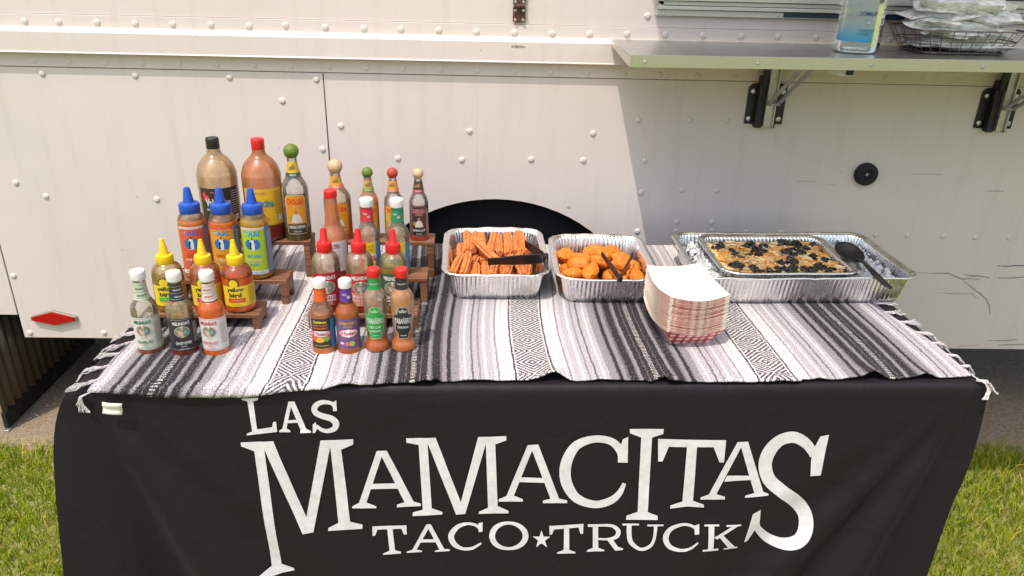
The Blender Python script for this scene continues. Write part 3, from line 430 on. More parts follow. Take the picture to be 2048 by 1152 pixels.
LETTERS = [('L',[[(-.6089,.7189),(-.5764,.721),(-.5772,.7157),(-.5868,.7124),(-.5857,.6474),(-.5554,.6522),(-.5526,.6639),(-.5467,.665),(-.5466,.6404),(-.608,.6334),(-.6068,.6381),(-.5959,.6428),(-.5983,.7121),(-.6086,.7159)]]),('A',[[(-.5178,.7116),(-.506,.7119),(-.5132,.7024),(-.5274,.6477),(-.5359,.647)],[(-.5178,.7116),(-.506,.7119),(-.4878,.6466),(-.4996,.6459),(-.5146,.7017)],[(-.5274,.668),(-.5008,.6693),(-.4988,.6623),(-.53,.661)],[(-.5424,.64),(-.542,.6439),(-.5357,.6485),(-.5272,.6493),(-.52,.6437),(-.5203,.6398)],[(-.501,.6369),(-.5,.6408),(-.4989,.6467),(-.4883,.6482),(-.4785,.6418),(-.4788,.6378)]]),('S',[('s',[(-.4236,.7008),(-.4243,.7019),(-.4252,.7036),(-.4266,.7059),(-.4285,.7082),(-.4308,.7102),(-.4334,.7117),(-.4363,.7129),(-.4393,.7138),(-.4425,.7146),(-.4455,.715),(-.4486,.715),(-.4517,.7148),(-.4549,.7143),(-.4581,.7134),(-.4611,.712),(-.4641,.71),(-.4668,.7077),(-.4694,.7049),(-.4716,.7017),(-.4733,.6979),(-.4742,.6938),(-.4741,.6898),(-.4733,.6861),(-.472,.6827),(-.4701,.6796),(-.4675,.6769),(-.4647,.6749),(-.4617,.6732),(-.4588,.6716),(-.4557,.6702),(-.4524,.6687),(-.4489,.6675),(-.4456,.6664),(-.4428,.6654),(-.4407,.6642),(-.4388,.6627),(-.437,.6609),(-.4356,.6593),(-.4348,.658),(-.4344,.6573),(-.4342,.6565),(-.4341,.655),(-.4342,.6535),(-.4344,.6521),(-.4347,.6513),(-.4357,.6501),(-.4379,.6486),(-.4407,.6472),(-.4436,.6461),(-.4461,.6454),(-.4482,.6453),(-.4505,.6457),(-.4527,.6464),(-.4549,.6474),(-.4569,.6485),(-.4587,.6498),(-.4605,.6515),(-.4623,.6535),(-.4638,.6554),(-.465,.6568)],[(-.4302,.6954),(-.4308,.6967),(-.4316,.6985),(-.4325,.7003),(-.4335,.7018),(-.4346,.7028),(-.4364,.7036),(-.4387,.7044),(-.4413,.7049),(-.4439,.7051),(-.4463,.7051),(-.4487,.7048),(-.451,.7042),(-.4533,.7034),(-.4553,.7024),(-.4569,.7014),(-.4584,.7),(-.46,.6983),(-.4613,.6966),(-.4622,.695),(-.4625,.6942),(-.4625,.6937),(-.4625,.6928),(-.4622,.6917),(-.4618,.6905),(-.4612,.6894),(-.4602,.6884),(-.4585,.6872),(-.4562,.6859),(-.4535,.6845),(-.4509,.6832),(-.4481,.6822),(-.445,.6813),(-.4415,.6803),(-.4378,.6791),(-.4344,.6774),(-.4313,.6754),(-.4285,.6731),(-.4259,.6704),(-.4236,.6672),(-.422,.6631),(-.4214,.6586),(-.4217,.6541),(-.4228,.6497),(-.4247,.6455),(-.4275,.6417),(-.4311,.6391),(-.4349,.6373),(-.4389,.6362),(-.4428,.6354),(-.4464,.6352),(-.4498,.6356),(-.453,.6365),(-.456,.6377),(-.4586,.6393),(-.4611,.641),(-.4634,.6433),(-.4653,.6461),(-.4669,.6487),(-.4682,.651),(-.4691,.6525)]),[(-.4299,.7096),(-.4232,.7141),(-.4236,.6888),(-.4314,.6881)],[(-.4743,.6567),(-.4683,.6628),(-.4656,.6472),(-.471,.637),(-.4756,.6362)]]),('M',[[(-.6216,.6166),(-.5935,.6175),(-.574,.6173),(-.5767,.5982),(-.5751,.2788),(-.5961,.2778),(-.5971,.5943),(-.622,.6074)],[(-.6248,.2482),(-.6219,.2623),(-.5959,.2797),(-.5744,.2816),(-.5493,.2688),(-.5486,.2617)],[(-.5773,.6173),(-.557,.6179),(-.503,.4008),(-.496,.377),(-.5188,.3743),(-.5768,.5998)],[(-.509,.412),(-.4617,.6179),(-.441,.6185),(-.4445,.5968),(-.496,.377),(-.5137,.3854)],[(-.4495,.6182),(-.3955,.6197),(-.3963,.6064),(-.4215,.5942),(-.4156,.4007),(-.4409,.3976),(-.443,.5988)],[(-.4645,.3787),(-.4632,.3868),(-.4407,.4002),(-.4158,.4034),(-.3895,.3945),(-.3902,.3824)]]),('A',[[(-.3494,.5878),(-.3287,.5884),(-.3394,.5746),(-.3784,.4516),(-.3943,.4505)],[(-.3494,.5878),(-.3287,.5884),(-.2765,.4522),(-.2959,.4503),(-.3401,.5738)],[(-.3648,.502),(-.3051,.5034),(-.3015,.4893),(-.3696,.4881)],[(-.4088,.439),(-.4084,.4446),(-.3941,.4531),(-.3783,.4537),(-.3575,.4425),(-.3577,.4373)],[(-.3136,.4397),(-.3127,.4471),(-.2965,.4534),(-.2771,.4549),(-.262,.4498),(-.2621,.4433)]]),('M',[[(-.2876,.6187),(-.261,.62),(-.2427,.6199),(-.244,.607),(-.2386,.435),(-.2579,.4309),(-.2625,.6023),(-.2873,.6082)],[(-.2803,.4162),(-.2793,.426),(-.2578,.4331),(-.2386,.4377),(-.2157,.4272),(-.2158,.4205)],[(-.2461,.6199),(-.2271,.6209),(-.1715,.4397),(-.1663,.422),(-.1863,.4201),(-.244,.6078)],[(-.1778,.4438),(-.1392,.6242),(-.1208,.6248),(-.1233,.6067),(-.1663,.422),(-.1821,.4266)],[(-.1292,.6245),(-.0812,.6265),(-.081,.6156),(-.1037,.6057),(-.0961,.4416),(-.1168,.4376),(-.1233,.6079)],[(-.1371,.4228),(-.1364,.429),(-.1172,.4393),(-.0962,.4434),(-.0724,.4307),(-.0722,.4236)]]),('A',[[(-.0362,.6026),(-.014,.6037),(-.0257,.5904),(-.062,.4698),(-.0783,.4677)],[(-.0362,.6026),(-.014,.6037),(.0372,.4601),(.0185,.4603),(-.0264,.5887)],[(-.0519,.5196),(.0013,.5176),(.0044,.5054),(-.0541,.5071)],[(-.094,.455),(-.0941,.462),(-.0783,.47),(-.0617,.4716),(-.0422,.4626),(-.042,.4561)],[(.0014,.4513),(.0018,.4583),(.0184,.4631),(.037,.4628),(.0541,.4575),(.0545,.4505)]]),('C',[('s',[(.1766,.5647),(.1758,.5678),(.1748,.5726),(.1732,.5788),(.1707,.5857),(.1673,.5923),(.1633,.5981),(.1588,.6037),(.1535,.6092),(.1475,.6142),(.1408,.6182),(.1336,.621),(.126,.623),(.1181,.6243),(.11,.6248),(.1021,.6245),(.0941,.6234),(.0859,.6217),(.0776,.6191),(.0696,.6155),(.0622,.6108),(.0559,.6046),(.0506,.5973),(.0462,.5895),(.0425,.5816),(.0395,.5737),(.037,.5654),(.0352,.5568),(.0341,.548),(.0336,.5393),(.0338,.5307),(.0345,.5222),(.0358,.5136),(.0378,.5051),(.0405,.4966),(.0439,.4885),(.0478,.4807),(.0525,.4727),(.0579,.4648),(.0642,.4574),(.0714,.451),(.0795,.4458),(.0883,.4415),(.0974,.4382),(.1064,.4359),(.1151,.4347),(.1235,.4348),(.1315,.4362),(.1391,.4385),(.146,.4415),(.1522,.4449),(.1576,.4489),(.1624,.4536),(.1664,.4587),(.1697,.464),(.1727,.4696),(.1751,.476),(.1769,.4829),(.1782,.4896),(.1791,.4951),(.1798,.4989)],[(.159,.5604),(.1581,.5639),(.157,.5686),(.1558,.5733),(.1544,.5776),(.1526,.5812),(.1501,.5853),(.1469,.59),(.1434,.5943),(.1397,.598),(.1356,.6009),(.1305,.6032),(.1245,.6051),(.1179,.6064),(.1112,.6069),(.1048,.6065),(.0982,.6051),(.0913,.6029),(.0846,.5998),(.0788,.5962),(.0742,.5924),(.0707,.5879),(.0677,.5824),(.065,.5761),(.0627,.5693),(.0608,.5627),(.0594,.5564),(.0585,.55),(.058,.5434),(.0578,.5368),(.058,.5304),(.0585,.5242),(.0593,.518),(.0605,.512),(.0621,.5061),(.0642,.5001),(.0668,.4937),(.0699,.4871),(.0733,.4809),(.077,.4754),(.0813,.4708),(.0867,.4665),(.0934,.4625),(.1007,.4591),(.1081,.4566),(.1147,.4552),(.1208,.455),(.127,.456),(.1332,.4579),(.139,.4602),(.1441,.4627),(.1484,.4653),(.1522,.4682),(.1556,.4716),(.1588,.4754),(.1617,.4792),(.1643,.4836),(.1667,.4888),(.1688,.4944),(.1706,.4994),(.1719,.503)]),[(.1635,.6149),(.1739,.6204),(.1783,.5553),(.1573,.5556),(.1559,.5825)]]),('I',[[(.1754,.6405),(.2465,.6408),(.247,.6284),(.2244,.6187),(.2015,.6189),(.177,.6298)],[(.2014,.6202),(.2243,.62),(.2339,.421),(.2114,.4213)],[(.1875,.4027),(.1873,.4141),(.2111,.4242),(.234,.4238),(.2559,.4145),(.257,.4035)]]),('T',[[(.2375,.6156),(.3823,.6116),(.3841,.5933),(.2401,.5965)],[(.2378,.6121),(.2629,.5989),(.2525,.5585),(.2432,.5586)],[(.3567,.5971),(.3826,.6099),(.3863,.5535),(.3766,.5536)],[(.3002,.6029),(.3215,.6027),(.3311,.4488),(.3075,.4491)],[(.2818,.434),(.2816,.4425),(.3072,.452),(.3306,.4535),(.3569,.4414),(.3575,.4333),(.3202,.4386)]]),('A',[[(.4083,.6053),(.431,.606),(.4183,.5921),(.3807,.4663),(.3634,.4652)],[(.4083,.6053),(.431,.606),(.4863,.47),(.4669,.4665),(.4185,.5908)],[(.3979,.5182),(.4509,.5166),(.4564,.5055),(.3938,.5018)],[(.3467,.4556),(.3471,.4617),(.3629,.4684),(.3811,.4691),(.4013,.4609),(.4023,.4534)],[(.4465,.4574),(.4467,.4635),(.4648,.4703),(.4854,.4733),(.4968,.4689),(.4972,.4638)]]),('S',[('s',[(.5897,.5712),(.5888,.5732),(.5874,.5762),(.5855,.5802),(.583,.5849),(.58,.5895),(.5768,.5938),(.5732,.5986),(.5691,.6036),(.5642,.6088),(.5589,.6134),(.5535,.6175),(.5477,.6216),(.541,.6254),(.5337,.6285),(.5259,.6303),(.5184,.6303),(.5111,.6292),(.504,.627),(.4972,.6239),(.4908,.6199),(.485,.6147),(.4799,.6087),(.4753,.6021),(.4713,.595),(.4682,.5876),(.4657,.5799),(.464,.5716),(.4629,.5627),(.4628,.5534),(.4637,.5437),(.4656,.5339),(.4685,.5241),(.4723,.5142),(.477,.5044),(.4828,.4949),(.4898,.4862),(.4974,.4788),(.5048,.4726),(.5118,.4669),(.5186,.4612),(.5259,.455),(.5334,.4489),(.5405,.4432),(.5469,.4376),(.5528,.4318),(.5591,.4252),(.5655,.4182),(.5712,.4112),(.5758,.4049),(.5789,.3999),(.5809,.3953),(.5824,.3902),(.5835,.3847),(.5842,.3788),(.5844,.373),(.5842,.3674),(.5836,.3619),(.5825,.3567),(.5809,.3523),(.5787,.3487),(.5754,.3454),(.5708,.3423),(.5653,.3398),(.5596,.3381),(.5542,.3373),(.5487,.3374),(.5426,.3385),(.5364,.3405),(.5303,.343),(.5248,.3459),(.5196,.3494),(.5139,.3543),(.5081,.3599),(.5029,.3656),(.4987,.3703),(.4961,.3737),(.4943,.3768),(.4928,.38),(.4916,.3833),(.4905,.386)],[(.574,.5627),(.5726,.5649),(.571,.5676),(.5692,.5704),(.5673,.5731),(.5651,.5758),(.5622,.5791),(.559,.5827),(.5557,.5862),(.5524,.5892),(.5489,.5918),(.5448,.5946),(.5402,.5974),(.5359,.5996),(.5322,.601),(.5289,.6016),(.5251,.6016),(.5205,.6009),(.5157,.5996),(.5113,.5976),(.5077,.5951),(.5046,.5917),(.5017,.5871),(.499,.5818),(.4968,.5762),(.4951,.5706),(.4938,.5651),(.4929,.5595),(.4924,.5539),(.4925,.5484),(.4931,.5432),(.4943,.5376),(.4962,.5314),(.4986,.5251),(.5015,.5192),(.5045,.5143),(.5079,.5099),(.5125,.5053),(.5183,.5002),(.525,.4946),(.5319,.4889),(.5386,.4835),(.5457,.4782),(.5534,.4726),(.5615,.4661),(.5695,.4589),(.5771,.4512),(.5847,.443),(.5922,.4341),(.5993,.4243),(.6055,.4135),(.6101,.4023),(.6129,.3913),(.6144,.3809),(.6148,.3712),(.6144,.3622),(.6132,.3535),(.6111,.3449),(.608,.3367),(.6038,.329),(.5983,.3225),(.5918,.3173),(.5844,.3134),(.5764,.3105),(.5682,.3087),(.5598,.3081),(.5513,.3088),(.5426,.3108),(.5341,.3138),(.5258,.3178),(.5177,.3228),(.51,.3293),(.5029,.337),(.4967,.3448),(.4914,.3522),(.4869,.3588),(.4834,.3652),(.4809,.3714),(.4794,.3766),(.4787,.3802),(.4781,.3825)]),[(.5859,.6168),(.6038,.6205),(.6052,.5156),(.5824,.515),(.5767,.5603),(.5793,.5923)],[(.4697,.4135),(.4859,.4261),(.4929,.3695),(.484,.3657),(.4727,.3313),(.465,.3279)]]),('T',[[(-.3689,.3874),(-.2944,.3906),(-.295,.3816),(-.369,.3775)],[(-.3691,.3829),(-.3581,.3782),(-.3638,.362),(-.3695,.3612)],[(-.3059,.3827),(-.2945,.387),(-.2945,.3653),(-.3012,.3654)],[(-.3369,.3823),(-.3252,.383),(-.3218,.3171),(-.334,.3164)],[(-.349,.3083),(-.3484,.3121),(-.3338,.3201),(-.3217,.3208),(-.309,.3169),(-.3091,.3118)]]),('A',[[(-.2511,.3935),(-.2415,.3942),(-.246,.3826),(-.2752,.3199),(-.2846,.3192)],[(-.2511,.3935),(-.2415,.3942),(-.2121,.3229),(-.2229,.3212),(-.2467,.3808)],[(-.2644,.3515),(-.2342,.3524),(-.2318,.3441),(-.2682,.3424)],[(-.2966,.3129),(-.2957,.3166),(-.2845,.3215),(-.2741,.3222),(-.2624,.3192),(-.2625,.3155)],[(-.2341,.3163),(-.2333,.32),(-.2229,.3236),(-.2121,.3257),(-.2006,.3241),(-.2006,.3194)]]),('C',[('s',[(-.1309,.3815),(-.1321,.3831),(-.1337,.3857),(-.1359,.3888),(-.1387,.3919),(-.142,.3944),(-.1456,.3961),(-.1496,.3975),(-.154,.3986),(-.1586,.3992),(-.1631,.3991),(-.1678,.3985),(-.1727,.3974),(-.1777,.3957),(-.1825,.3933),(-.187,.3902),(-.1912,.3862),(-.1952,.3815),(-.1989,.376),(-.2018,.37),(-.2037,.3632),(-.2039,.3561),(-.2027,.3493),(-.2006,.3431),(-.1979,.3376),(-.1947,.3328),(-.1909,.3288),(-.1866,.3256),(-.1819,.323),(-.1772,.3212),(-.1726,.3199),(-.1679,.3192),(-.1632,.3191),(-.1584,.3196),(-.1537,.3207),(-.1491,.3224),(-.1445,.3252),(-.1399,.3291),(-.1357,.3331),(-.1322,.3367),(-.1298,.3391)],[(-.1357,.3761),(-.1369,.378),(-.1385,.3805),(-.1404,.3831),(-.1424,.3854),(-.1446,.3871),(-.1475,.3885),(-.151,.3899),(-.1548,.3909),(-.1587,.3914),(-.1624,.3911),(-.1663,.39),(-.1704,.3882),(-.1744,.3858),(-.178,.3831),(-.1811,.38),(-.1839,.3764),(-.1866,.3721),(-.1889,.3676),(-.1904,.3634),(-.1911,.3603),(-.1911,.3576),(-.1906,.3541),(-.1895,.3501),(-.1879,.3462),(-.1862,.3427),(-.1841,.3395),(-.1814,.3363),(-.1782,.3333),(-.1747,.3307),(-.1711,.329),(-.1674,.328),(-.1634,.3278),(-.1593,.3282),(-.1552,.3291),(-.1514,.3303),(-.1473,.3322),(-.1429,.3351),(-.1385,.3384),(-.1347,.3413),(-.132,.3434)]),[(-.1377,.396),(-.1285,.399),(-.1283,.3733),(-.1368,.3716)]]),('O',[('s',[(-.0396,.3603),(-.0397,.3582),(-.0399,.3551),(-.0403,.3527),(-.041,.3501),(-.042,.3475),(-.0432,.3449),(-.0448,.3424),(-.0466,.3399),(-.0487,.3376),(-.051,.3354),(-.0537,.3335),(-.0565,.3318),(-.0595,.3304),(-.0627,.3294),(-.0661,.3287),(-.0695,.3285),(-.0729,.3289),(-.0762,.3297),(-.0795,.3308),(-.0826,.3323),(-.0855,.3341),(-.0882,.3361),(-.0906,.3384),(-.0928,.3408),(-.0947,.3433),(-.0964,.3459),(-.0977,.3486),(-.0988,.3512),(-.0996,.3538),(-.1001,.3564),(-.1005,.3589),(-.1006,.3614),(-.1006,.3639),(-.1003,.3664),(-.0998,.3689),(-.0991,.3715),(-.0981,.374),(-.0968,.3766),(-.0953,.3791),(-.0935,.3815),(-.0914,.3838),(-.089,.3859),(-.0864,.3878),(-.0836,.3894),(-.0806,.3908),(-.0774,.3918),(-.0742,.3925),(-.0708,.3927),(-.0675,.3923),(-.0642,.3916),(-.061,.3905),(-.0579,.389),(-.055,.3873),(-.0523,.3853),(-.0499,.3831),(-.0477,.3807),(-.0457,.3782),(-.0441,.3757),(-.0427,.3731),(-.0416,.3705),(-.0408,.3679),(-.0402,.3655),(-.0398,.3624),(-.0396,.3603)],[(-.0267,.3601),(-.0268,.3559),(-.0274,.3511),(-.0285,.3466),(-.03,.3425),(-.032,.3387),(-.0343,.3352),(-.037,.332),(-.04,.3292),(-.0432,.3268),(-.0466,.3248),(-.0501,.3232),(-.0538,.3219),(-.0576,.321),(-.0615,.3204),(-.0654,.3201),(-.0693,.3201),(-.0732,.3203),(-.0771,.3207),(-.081,.3214),(-.0848,.3225),(-.0886,.3239),(-.0922,.3257),(-.0957,.3278),(-.099,.3304),(-.102,.3332),(-.1048,.3365),(-.1073,.3401),(-.1094,.344),(-.1111,.3481),(-.1124,.3525),(-.1132,.357),(-.1135,.3616),(-.1133,.3662),(-.1126,.3707),(-.1114,.375),(-.1098,.379),(-.1078,.3827),(-.1055,.3862),(-.1028,.3892),(-.0998,.3919),(-.0967,.3942),(-.0933,.3962),(-.0898,.3978),(-.0862,.399),(-.0825,.3999),(-.0787,.4005),(-.0748,.4008),(-.071,.4008),(-.0672,.4006),(-.0633,.4003),(-.0595,.3996),(-.0557,.3985),(-.052,.3972),(-.0485,.3955),(-.045,.3934),(-.0417,.3909),(-.0387,.3881),(-.0358,.385),(-.0333,.3815),(-.0311,.3776),(-.0293,.3735),(-.0279,.369),(-.0271,.3642),(-.0267,.3601)])]),('*',[[(.0017,.376),(.0071,.358),(.022,.3576),(.0105,.3465),(.0157,.3281),(.0031,.3395),(-.0087,.3286),(-.0048,.3468),(-.0172,.3583),(-.0023,.3582)]]),('T',[[(.0186,.3882),(.0937,.3918),(.0942,.3831),(.0195,.3772)],[(.0189,.3825),(.0297,.3784),(.0254,.364),(.0201,.3631)],[(.0827,.3843),(.094,.387),(.0946,.3642),(.0889,.3643)],[(.0511,.3843),(.0625,.3841),(.0662,.3156),(.0538,.3158)],[(.0386,.3112),(.0392,.3146),(.0535,.3213),(.0659,.3211),(.0802,.3138),(.0804,.3103)]]),('R',[[(.1149,.388),(.1263,.3893),(.1319,.3193),(.1195,.318)],[(.1033,.3906),(.1471,.3918),(.1476,.3846),(.1045,.3834)],('s',[(.1418,.3845),(.144,.3843),(.147,.3841),(.1505,.3839),(.1538,.3833),(.1565,.3824),(.1588,.3811),(.1611,.3793),(.1632,.3773),(.1649,.3753),(.1662,.3736),(.167,.3721),(.1675,.3706),(.1678,.3694),(.168,.3684),(.168,.3674),(.1679,.366),(.1676,.3643),(.1672,.3625),(.1664,.3608),(.1653,.3592),(.1636,.3576),(.1614,.3561),(.1586,.3546),(.1553,.3534),(.1516,.3525),(.147,.3519),(.1414,.3517),(.1356,.3518),(.1305,.3519),(.1269,.3519)],[(.1414,.3917),(.1436,.3916),(.1466,.3916),(.1503,.3914),(.1541,.3911),(.1576,.3903),(.1609,.3891),(.164,.3876),(.167,.3858),(.1698,.3837),(.1723,.3814),(.1744,.3787),(.1762,.3757),(.1775,.3723),(.1783,.3687),(.1784,.3651),(.1779,.3617),(.1769,.3584),(.1754,.3552),(.1732,.3523),(.1706,.35),(.1676,.3484),(.1643,.3473),(.1607,.3465),(.1569,.346),(.1527,.3456),(.1477,.3454),(.1419,.3455),(.136,.3457),(.1309,.3459),(.1273,.3461)]),[(.1492,.3471),(.1619,.3484),(.1782,.3234),(.1667,.3211)],[(.1665,.3236),(.1763,.3279),(.1871,.3232),(.1867,.3187),(.1693,.3171)],[(.1063,.3123),(.1068,.3173),(.1192,.3235),(.1315,.3243),(.1447,.3191),(.145,.3151)]]),('U',[[(.1803,.3918),(.2171,.3921),(.2175,.3878),(.1808,.3865)],('s',[(.1904,.3906),(.1905,.3873),(.1906,.3824),(.1908,.3766),(.1911,.3704),(.1918,.3645),(.1926,.3592),(.1935,.3535),(.1948,.3475),(.1969,.3413),(.2001,.3354),(.2044,.3303),(.2094,.3256),(.2149,.3214),(.2206,.3183),(.2262,.3165),(.2316,.3165),(.237,.3179),(.242,.3203),(.2465,.3234),(.2502,.3271),(.2531,.3313),(.255,.3362),(.2563,.3415),(.2572,.3471),(.258,.353),(.2584,.3602),(.2585,.3685),(.2584,.3767),(.2582,.3837),(.2581,.3886)],[(.2012,.3895),(.2013,.386),(.2014,.3812),(.2016,.3758),(.202,.3703),(.2026,.3652),(.2033,.3601),(.2041,.355),(.2051,.3505),(.2063,.3465),(.208,.343),(.2107,.339),(.2143,.3346),(.2185,.3304),(.2227,.3272),(.2264,.3254),(.2301,.3252),(.2342,.3263),(.2384,.3284),(.2421,.3311),(.245,.334),(.2471,.3369),(.2486,.3405),(.2498,.3447),(.2507,.3497),(.2513,.3551),(.2516,.3616),(.2515,.3695),(.2511,.3775),(.2506,.3846),(.2504,.3895)]),[(.2353,.3908),(.2709,.3917),(.2714,.3873),(.2357,.386)]]),('C',[('s',[(.3535,.3703),(.3518,.3724),(.3494,.3756),(.3463,.3794),(.3426,.3832),(.3385,.3863),(.3342,.3885),(.3294,.3905),(.3243,.392),(.319,.393),(.3136,.3931),(.3079,.3925),(.3018,.3911),(.2957,.3891),(.29,.3864),(.285,.383),(.281,.3785),(.2778,.3732),(.2755,.3673),(.274,.3609),(.2737,.3543),(.2746,.3475),(.2766,.3408),(.2796,.3344),(.2833,.3286),(.2876,.3236),(.2927,.3198),(.2982,.317),(.3039,.315),(.3095,.3136),(.3148,.3128),(.3199,.3125),(.325,.3128),(.33,.3137),(.3348,.3151),(.3393,.3171),(.3437,.3201),(.3479,.3242),(.3516,.3284),(.3547,.3321),(.3569,.3346)],[(.35,.3657),(.3481,.3679),(.3456,.371),(.3428,.3742),(.3397,.3772),(.3365,.3794),(.3328,.3813),(.3286,.383),(.3241,.3844),(.3196,.3851),(.3151,.3849),(.3103,.3838),(.305,.3817),(.2998,.3791),(.2954,.3759),(.2921,.3727),(.29,.3692),(.2884,.3651),(.2874,.3607),(.287,.3565),(.287,.3529),(.2874,.3494),(.2883,.3453),(.2898,.3411),(.2917,.3371),(.2939,.3338),(.2967,.3309),(.3006,.328),(.3052,.3253),(.31,.3232),(.3147,.3218),(.3191,.321),(.3236,.3208),(.3282,.3213),(.3325,.3223),(.3365,.3236),(.3405,.3259),(.3447,.3291),(.3486,.3327),(.3519,.336),(.3543,.3383)]),[(.3421,.3837),(.3532,.3874),(.3559,.3596),(.3459,.3588)]]),('K',[[(.3749,.3841),(.3877,.3849),(.394,.3128),(.3815,.312)],[(.3651,.3853),(.398,.3862),(.3986,.3813),(.3657,.3804)],[(.3686,.3113),(.3691,.3168),(.4052,.3176),(.406,.3115)],[(.4313,.3842),(.4452,.3849),(.3983,.3456),(.3906,.3506)],[(.3994,.3554),(.411,.3562),(.4456,.3168),(.43,.3151)],[(.4136,.3854),(.4476,.3868),(.4472,.382),(.4154,.3806)],[(.4176,.3133),(.4179,.3173),(.4506,.3182),(.4509,.3132)]])]
def slice2d(verts, faces, sx, sy=None):
    bm = bmesh.new(); bv = [bm.verts.new((a, b, 0)) for a, b in verts]
    for f in faces:
        try: bm.faces.new([bv[i] for i in f])
        except ValueError: pass
    bmesh.ops.triangulate(bm, faces=bm.faces)
    for ax, st in ((0, sx), (1, sy)):
        if not st: continue
        lo = min(v.co[ax] for v in bm.verts); hi = max(v.co[ax] for v in bm.verts)
        k = math.ceil(lo/st)
        while k*st < hi:
            if k*st > lo+1e-5:
                co = [0, 0, 0]; co[ax] = k*st; no = [0, 0, 0]; no[ax] = 1
                bmesh.ops.bisect_plane(bm, geom=bm.verts[:]+bm.edges[:]+bm.faces[:], plane_co=co, plane_no=no)
            k += 1
    bm.verts.index_update(); V = [(v.co.x, v.co.y) for v in bm.verts]; F = [tuple(v.index for v in f.verts) for f in bm.faces]; bm.free()
    return V, F
VINYL = mat('white_vinyl_print', (.76, .725, .745), .42, var=.16, vscale=60, bump=.25, bscale=60)
for ch, prims in LETTERS:
    mb = MB()
    for k, pr in enumerate(prims):
        if pr[0] == 's':
            l, r = pr[1], pr[2]; nn = len(l); V, F = slice2d(list(l)+list(r), [(i, i+1, nn+i+1, nn+i) for i in range(nn-1)], .03, .03)
        else: V, F = slice2d(pr, [tuple(range(len(pr)))], .025, .025)
        V = [(x+.105-TCX, z) for x, z in V]
        mb.add([(x, -(HY+.010+front_out(x, ZT-z)+.0016+.0002*k), z) for x, z in V], F)
    o = mb.build('star' if ch == '*' else 'letter', VINYL, cloth, angle=0)
